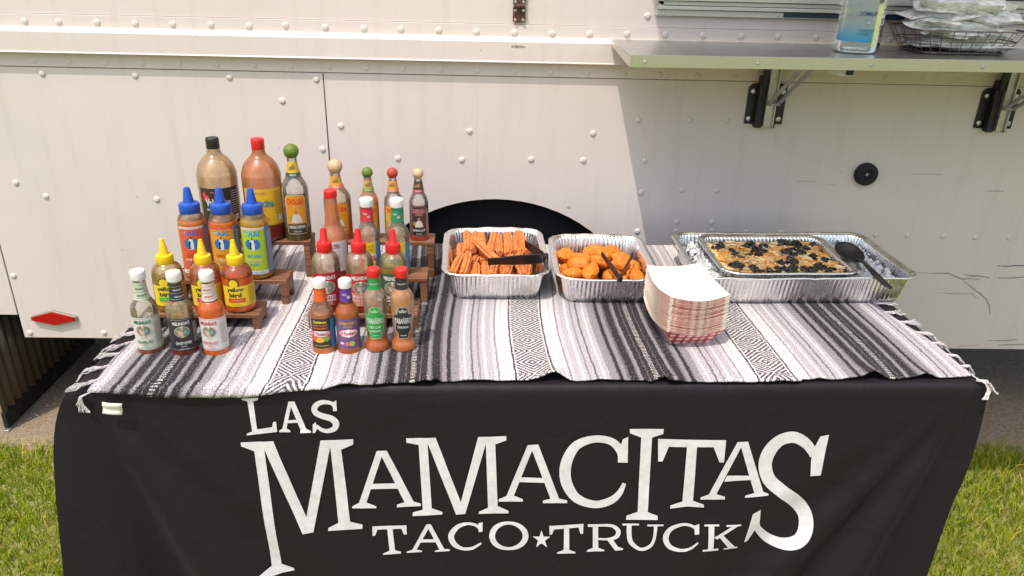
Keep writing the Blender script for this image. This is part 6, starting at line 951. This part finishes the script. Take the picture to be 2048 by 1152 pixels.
pan(.170, .132, .072, 'foil_tray', (.737, 1.855, ZB+.016), R(1.8), 'smaller foil tray of dip bedded in the ice', .002, 4, rc=.04, taper=.018)
random.seed(4)
dz = ZB+.066; mb = MB(); nx, ny = 60, 46; vs = []
for j in range(ny+1):
    for i in range(nx+1):
        x = -.153+.306*i/nx; y = -.117+.234*j/ny
        vs.append((.737+x, 1.855+y+.03*x, dz-.002+.007*noise.noise((x*16, y*16, 1))+.003*noise.noise((x*60, y*60, 2))))
mb.add(vs, [(j*(nx+1)+i, j*(nx+1)+i+1, (j+1)*(nx+1)+i+1, (j+1)*(nx+1)+i) for j in range(ny) for i in range(nx)])
DIP = mat('guacamole', (.42, .36, .10), .55, var=.7, vscale=28, c2=(.20, .10, .05), bump=.8, bscale=160)
tag(mb.build('layered_dip', DIP), 'layered bean and avocado dip filling the smaller foil tray', 'dip')
mb = MB()
def dip_h(x, y): return dz-.002+.007*noise.noise((x*16, y*16, 1))+.003*noise.noise((x*60, y*60, 2))
for i in range(5200):
    x = random.uniform(-.150, .150); y = random.uniform(-.113, .113)
    if noise.noise((x*22, y*22, 6)) < -.20 and random.random() < .8: continue
    a = random.uniform(0, 6.28); l = random.uniform(.006, .013); zz = dip_h(x, y)+random.uniform(.001, .008); dzz = random.uniform(-.002, .003); t = .0011
    c, s = math.cos(a), math.sin(a); p0 = Vector((.737+x-c*l, 1.855+y-s*l+.03*x, zz)); p1 = Vector((.737+x+c*l, 1.855+y+s*l+.03*x, zz+dzz)); mdp = (p0+p1)/2+Vector((-s, c, .6))*random.uniform(-.0015, .0022)
    nn = Vector((-s, c, 0))*t; u = Vector((0, 0, t))
    vv = [p0+nn-u, p0-nn-u, p0+u, mdp+nn-u, mdp-nn-u, mdp+u, p1+nn-u, p1-nn-u, p1+u]
    mb.add(vv, [(0, 1, 4, 3), (1, 2, 5, 4), (2, 0, 3, 5), (3, 4, 7, 6), (4, 5, 8, 7), (5, 3, 6, 8)])
CHS, t, p, o = nodes('shredded_cheese'); gg = N(t, 'NewGeometry'); rp = ramp(t, [(0, (.74, .30, .03)), (.3, (.78, .42, .07)), (.62, (.80, .70, .45)), (1, (.80, .72, .52))], 'CONSTANT')
t.links.new(gg.outputs['Random Per Island'], rp.inputs[0]); t.links.new(rp.outputs[0], p.inputs['Base Color']); p.inputs['Roughness'].default_value = .5
tag(mb.build('shredded_cheese', CHS, smooth=False), 'orange and white shredded cheese strewn over the dip', 'cheese', kind='stuff')
OLV = mat('black_olive', (.010, .008, .010), .25, coat=.4)
mb = MB(); n = 20; m = 8; vs = []
for k in range(n):
    a = 2*math.pi*k/n; rr = 1+.06*math.sin(2*a+1)
    for q in range(m): b = 2*math.pi*q/m; vs.append(((.0080*rr+.0040*math.cos(b))*math.cos(a), (.0080+.0040*math.cos(b))*math.sin(a), .0032*math.sin(b)))
mb.add(vs, [(k*m+q, ((k+1) % n)*m+q, ((k+1) % n)*m+(q+1) % m, k*m+(q+1) % m) for k in range(n) for q in range(m)])
OM = mb.mesh('olive_slice', OLV)
random.seed(21)
cl_ = [(-.12, -.06), (-.10, .02), (-.13, .07), (-.05, .06), (-.03, .08), (.02, -.03), (.03, -.08), (.10, -.07), (.09, .05), (.12, .01), (0, -.09), (-.07, -.09), (.06, .09), (-.02, .03), (.12, .085), (.05, .02)]
for i in range(78):
    cx, cy = random.choice(cl_); x = max(-.143, min(.143, cx+random.gauss(0, .017))); y = max(-.105, min(.108, cy+random.gauss(0, .013)))
    o = link('olive_slice', OM, None, (.737+x, 1.855+y+.03*x, dip_h(x, y)+random.uniform(.008, .012)), (random.uniform(-.6, .6), random.uniform(-.6, .6), random.uniform(0, 6)))
    tag(o, 'black olive slice scattered over the cheese on the dip', 'olive', 'olive slices on the dip')
# spoon
sp_ = tag(empty('serving_spoon', (.930, 1.872, ZB+.084), R(0)), 'black plastic serving spoon resting in the dip with its handle over the front rim', 'spoon')
mb = MB(); vs = []; n = 26; m = 9
for j in range(m):
    q = j/(m-1)
    for k in range(n):
        a = 2*math.pi*k/n; vs.append((.034*q*math.cos(a), .046*q*math.sin(a)*(1-.08*math.sin(a)), -.014*(1-q*q)))
mb.add(vs[n-1:], [tuple(0 if False else (1+(k+1) % n, 1+k, 0)) for k in range(n)]+[(1+j*n+k, 1+j*n+(k+1) % n, 1+(j+1)*n+(k+1) % n, 1+(j+1)*n+k) for j in range(m-2) for k in range(n)])
o = mb.build('bowl', TONG, sp_, angle=0); o.rotation_euler = (R(14), R(-4), R(10)); md = o.modifiers.new('thick', 'SOLIDIFY'); md.thickness = .0022; o.location = (-.004, -.030, .014)
mb = MB(); pts = [(.000, -.066, .006), (.003, -.082, .010), (.004, -.105, .012), (.005, -.13, .009), (.008, -.165, .004), (.016, -.196, -.004), (.024, -.214, -.008)]; vs = []
for k, (x, y, z) in enumerate(pts):
    wd = (.006, .005, .0055, .0075, .0095, .0085, .005)[k]
    for a, b in ((-1, -1), (1, -1), (1, 1), (0, 1.6), (-1, 1)): vs.append((x+a*wd, y+a*.002, z+b*.0016))
mb.add(vs, [(5*k+i, 5*k+(i+1) % 5, 5*k+5+(i+1) % 5, 5*k+5+i) for k in range(len(pts)-1) for i in range(5)]+[(0, 1, 2, 3, 4), tuple(5*(len(pts)-1)+i for i in (4, 3, 2, 1, 0))])
mb.build('handle', TONG, sp_, bevel=.0005)
# ---------------------------------------------------------------- stack of paper trays
def plaid():
    m, t, p, o = nodes('red_plaid_card'); L = t.links.new; uv = N(t, 'UVMap', uv_map='print'); sp = N(t, 'SeparateXYZ'); L(uv.outputs[0], sp.inputs[0])
    def fr(out, sc_, th, ofs=0):
        a = N(t, 'Math', operation='MULTIPLY_ADD'); a.inputs[1].default_value = sc_; a.inputs[2].default_value = ofs; L(out, a.inputs[0]); f = N(t, 'Math', operation='FRACT'); L(a.outputs[0], f.inputs[0])
        g_ = N(t, 'Math', operation='GREATER_THAN'); g_.inputs[1].default_value = th; L(f.outputs[0], g_.inputs[0]); return g_.outputs[0]
    a, b, c = fr(sp.outputs[0], 55, .62), fr(sp.outputs[1], 62, .52), fr(sp.outputs[0], 27.5, .85, .1)
    s = N(t, 'Math', operation='ADD'); L(a, s.inputs[0]); L(b, s.inputs[1]); s2 = N(t, 'Math', operation='MULTIPLY_ADD'); s2.inputs[1].default_value = .5; s2.inputs[2].default_value = 0; L(s.outputs[0], s2.inputs[0])
    s3 = N(t, 'Math', operation='MULTIPLY_ADD'); s3.inputs[1].default_value = .3; L(c, s3.inputs[0]); L(s2.outputs[0], s3.inputs[2])
    rp = ramp(t, [(0, (.82, .76, .70)), (.45, (.60, .13, .12)), (.9, (.50, .02, .03))]); L(s3.outputs[0], rp.inputs[0]); L(rp.outputs[0], p.inputs['Base Color']); p.inputs['Roughness'].default_value = .5; return m
PLAID = plaid(); CARD = mat('white_card', (.76, .75, .72), .6); KRAFT = mat('card_edge', (.82, .72, .58), .8)
def tray_mesh():
    bx, by, tx, ty, h, th = .045, .064, .0655, .0900, .046, .0006
    N1 = 16; outer = []; ring_t = []
    def ring(hx, hy, z, sag, rc):
        out = []
        for sx, sy, ex, ey in ((-1, -1, 1, -1), (1, -1, 1, 1), (1, 1, -1, 1), (-1, 1, -1, -1)):
            for k in range(N1):
                t = k/N1; x = hx*(sx+(ex-sx)*t); y = hy*(sy+(ey-sy)*t); b = math.sin(math.pi*t)
                nx, ny = (0, sy) if sy == ey else (sx, 0); ln = hx if sy == ey else hy
                out.append((x+nx*.007*b*sag/.010, y+ny*.007*b*sag/.010, z-sag*b))
        return out
    Rb = ring(bx, by, 0, 0, 0); Rm = ring((bx+tx)/2, (by+ty)/2, h*.5, .004, 0); Rt = ring(tx, ty, h, .010, 0); n = 4*N1
    Ib = ring(bx-th, by-th, th, 0, 0); Im = ring((bx+tx)/2-th, (by+ty)/2-th, h*.5+th, .004, 0); It = ring(tx-.0008, ty-.0008, h+.0001, .010, 0)
    mb = MB()
    mb.add(Rb+Rm+Rt, [(j*n+k, j*n+(k+1) % n, (j+1)*n+(k+1) % n, (j+1)*n+k) for j in range(2) for k in range(n)]+[tuple(range(n-1, -1, -1))], 0)
    mb.add(Ib+Im+It, [(j*n+k, (j+1)*n+k, (j+1)*n+(k+1) % n, j*n+(k+1) % n) for j in range(2) for k in range(n)]+[tuple(range(n))], 1)
    mb.add(Rt+It, [(k, (k+1) % n, n+(k+1) % n, n+k) for k in range(n)], 2)
    me = bpy.data.meshes.new('paper_tray'); me.from_pydata(mb.v, [], mb.f)
    for q in (PLAID, CARD, KRAFT): me.materials.append(q)
    me.polygons.foreach_set('material_index', mb.m); ul = me.uv_layers.new(name='print')
    for pl in me.polygons:
        c = pl.center
        for li in pl.loop_indices:
            v = me.vertices[me.loops[li].vertex_index].co
            if abs(pl.normal.z) > .95: uvv = (v.x, v.y)
            elif abs(c.y)*bx > abs(c.x)*by: uvv = (v.x, v.z*1.15)
            else: uvv = (v.y, v.z*1.15)
            ul.data[li].uv = uvv
    me.shade_smooth(); me.set_sharp_from_angle(angle=R(30)); return me
def ordn(k): return '%d%s' % (k, 'th' if 10 <= k % 100 <= 20 else {1: 'st', 2: 'nd', 3: 'rd'}.get(k % 10, 'th'))
TM = tray_mesh(); random.seed(9); NT = 32; pitch = .00265
for k in range(NT):
    o = link('paper_tray', TM, None, (.437+.0009*random.uniform(-1, 1), 1.574+.0009*random.uniform(-1, 1), ZB+.001+pitch*k), (0, 0, R(7)+R(random.uniform(-.6, .6))))
    if k == NT-1: tag(o, 'topmost white-lined paper food tray, open on top of its stack', 'paper tray', 'stacked paper trays')
    elif k == 0: tag(o, 'bottom red plaid paper food tray, standing on the blanket under its stack', 'paper tray', 'stacked paper trays')
    else: tag(o, 'red plaid paper food tray, %s from the top of its stack' % ordn(NT-k), 'paper tray', 'stacked paper trays')
# ---------------------------------------------------------------- things on the shelf
ZS = 1.3182
sb = tag(empty('sanitizer_bottle', (.940, 2.072, ZS), R(-22)), 'clear pump bottle with blue fading label standing on the steel shelf', 'bottle')
prof = smooth_prof([(.050, 0), (.056, .004), (.058, .012), (.0575, .06), (.056, .15), (.050, .175), (.030, .190), (.016, .196), (.015, .205)])
MB().lathe(prof, 48, cap1=False).build('bottle_body', glass_mat('clear_pet', (.60, .66, .66), .22, (.93, .96, .97), 12), sb, angle=50)
MB().lathe([(r-.002, z+.002) for r, z in prof if z < .165]+[(.001, .163)], 40, cap1=False).build('gel', glass_mat('gel', (.62, .70, .72), .25, (.93, .96, .97), 6), sb)
m, t, p, o = nodes('blue_fade_label'); tc = N(t, 'TexCoord'); s_ = N(t, 'SeparateXYZ'); t.links.new(tc.outputs['Object'], s_.inputs[0])
rp = ramp(t, [(0, (.02, .36, .62)), (.35, (.10, .42, .60)), (.8, (.42, .56, .58)), (1, (.50, .58, .57))]); mr = N(t, 'MapRange', i_1=.030, i_2=.085); t.links.new(s_.outputs[2], mr.inputs[0]); t.links.new(mr.outputs[0], rp.inputs[0]); t.links.new(rp.outputs[0], p.inputs['Base Color']); p.inputs['Roughness'].default_value = .3
tr_ = N(t, 'BsdfTransparent'); ms_ = N(t, 'MixShader'); mr2 = N(t, 'MapRange', i_1=.03, i_2=.09, i_3=.85, i_4=.35); t.links.new(s_.outputs[2], mr2.inputs[0]); t.links.new(mr2.outputs[0], ms_.inputs[0]); t.links.new(tr_.outputs[0], ms_.inputs[1]); t.links.new(p.outputs[0], ms_.inputs[2]); t.links.new(ms_.outputs[0], o.inputs[0])
lb_ = band(prof, -.060, .036, .030, .150, .058, .0006).build('label', m, sb, angle=0)
NV = (.03, .07, .22)
am, inks = art_mesh(prof, [('t', 'DOMILIX', .016, .098, .044, .010, NV), ('e', .018, .078, .0062, .0062, NV), ('e', .018, .078, .0052, .0052, (.50, .58, .58)), ('t', 'T', .018, .078, .005, .006, NV), ('r', -.002, .038, .0585, .0598, NV), ('r', .002, .032, .0545, .0556, NV), ('r', .002, .026, .0485, .0498, NV)], .058, .0010); am.build('lettering', inks, lb_, angle=0)
MB().lathe([(.018, .198), (.019, .200), (.019, .216), (.006, .217), (.006, .24), (.012, .241), (.012, .252), (.001, .253)], 24).build('pump', WHITE_PL, sb)
# wire basket
WIRE = mat('dark_wire', (.20, .17, .155), .35, .9)
bk = tag(empty('wire_basket', (1.225, 2.125, ZS), R(2)), 'shallow wire basket on the steel shelf', 'basket')
def ringw(hx, hy, z, r, rr, nm):
    mb = MB(); pts = [(px, py, z) for (px, py), _, _ in rrect(hx, hy, r, 60)]; pts += pts[:2]; mb.tube(pts, rr, 6, caps=False); mb.build(nm, WIRE, bk)
ringw(.145, .100, .060, .03, .0022, 'rim_wire'); ringw(.130, .088, .033, .03, .0015, 'side_wire'); ringw(.112, .074, .004, .025, .0016, 'base_wire')
for k in range(9):
    f = (k-4)/4*.9
    MB().tube([(f*.140, -.100, .062), (f*.128, -.0885, .033), (f*.108, -.074, .004), (f*.108, .074, .004), (f*.128, .0885, .033), (f*.140, .100, .062)], .0013, 5).build('wire', WIRE, bk)
for k in range(6):
    f = (k-2.5)/2.5*.8
    MB().tube([(-.145, f*.098, .062), (-.130, f*.086, .033), (-.112, f*.07, .004), (.112, f*.07, .0045), (.130, f*.086, .033), (.145, f*.098, .062)], .0013, 5).build('wire', WIRE, bk)
# wrapped cutlery
m, t, p, o = nodes('crinkled_film'); L = t.links.new; tc = N(t, 'TexCoord'); n1 = N(t, 'TexNoise'); n1.inputs['Scale'].default_value = 26; n1.inputs['Detail'].default_value = 3; n1.inputs['Distortion'].default_value = 1.5; L(tc.outputs['Object'], n1.inputs['Vector'])
p.inputs['Base Color'].default_value = (.96, .95, .93, 1); p.inputs['Roughness'].default_value = .12; bp = N(t, 'Bump'); bp.inputs['Strength'].default_value = .6; bp.inputs['Distance'].default_value = .005; L(n1.outputs[0], bp.inputs['Height']); L(bp.outputs[0], p.inputs['Normal'])
tr_ = N(t, 'BsdfTransparent'); tr_.inputs[0].default_value = (.93, .92, .90, 1); r_ = ramp(t, [(.35, .55), (.60, 1)]); L(n1.outputs[0], r_.inputs[0]); ms_ = N(t, 'MixShader'); L(r_.outputs[0], ms_.inputs[0]); L(tr_.outputs[0], ms_.inputs[1]); L(p.outputs[0], ms_.inputs[2]); L(ms_.outputs[0], o.inputs[0])
FILM = m
def packet_mesh(s):
    mb = MB(); nx, ny = 30, 12; vs = []
    for side in (1, -1):
        for j in range(ny+1):
            for i in range(nx+1):
                x = (i/nx-.5)*.19; y = (j/ny-.5)*.075; e = math.sin(math.pi*i/nx)*math.sin(math.pi*j/ny)
                vs.append((x+.004*noise.noise((x*40, y*40, s)), y+.005*noise.noise((x*30, y*50, s+3)), side*(.012*e**.5+.003*noise.noise((x*55, y*70, s+side))*e)+.006*noise.noise((x*14, y*20, s+9))))
    n = (nx+1)*(ny+1)
    mb.add(vs, [(q*n+j*(nx+1)+i, q*n+j*(nx+1)+i+1, q*n+(j+1)*(nx+1)+i+1, q*n+(j+1)*(nx+1)+i) for q in range(2) for j in range(ny) for i in range(nx)])
    return mb.mesh('film', FILM, True, 0)
def fork_mesh():
    mb = MB(); mb.box(-.08, .03, -.004, .004, -.001, .001); mb.box(.03, .045, -.010, .010, -.001, .001)
    for k in range(4): mb.box(.045, .08, -.010+.0053*k, -.0068+.0053*k, -.001, .001)
    return mb.mesh('fork', WHITE_PL, False)
PKM = [packet_mesh(s*2.3) for s in range(5)]; FK = fork_mesh(); random.seed(31)
for k in range(40):
    lay = k//8; z = ZS+.018+.024*lay+random.uniform(0, .008)
    hx = .035+.008*min(lay, 2); pk = empty('cutlery_packet', (1.225+random.uniform(-hx, hx), 2.125+random.uniform(-.045, .045), z)); pk.rotation_euler = (random.uniform(-.4, .4), random.uniform(-.28, .28), random.choice((0, .5, -.5, 2.8, 1.2))+random.uniform(-.3, .3))
    if lay == 0: pk.rotation_euler = (0, 0, random.uniform(-.25, .25))
    link('film', PKM[k % 5], pk); link('fork', FK, pk)
    tag(pk, 'clear plastic-wrapped cutlery packet heaped in the wire basket', 'packet', 'wrapped cutlery in the wire basket')
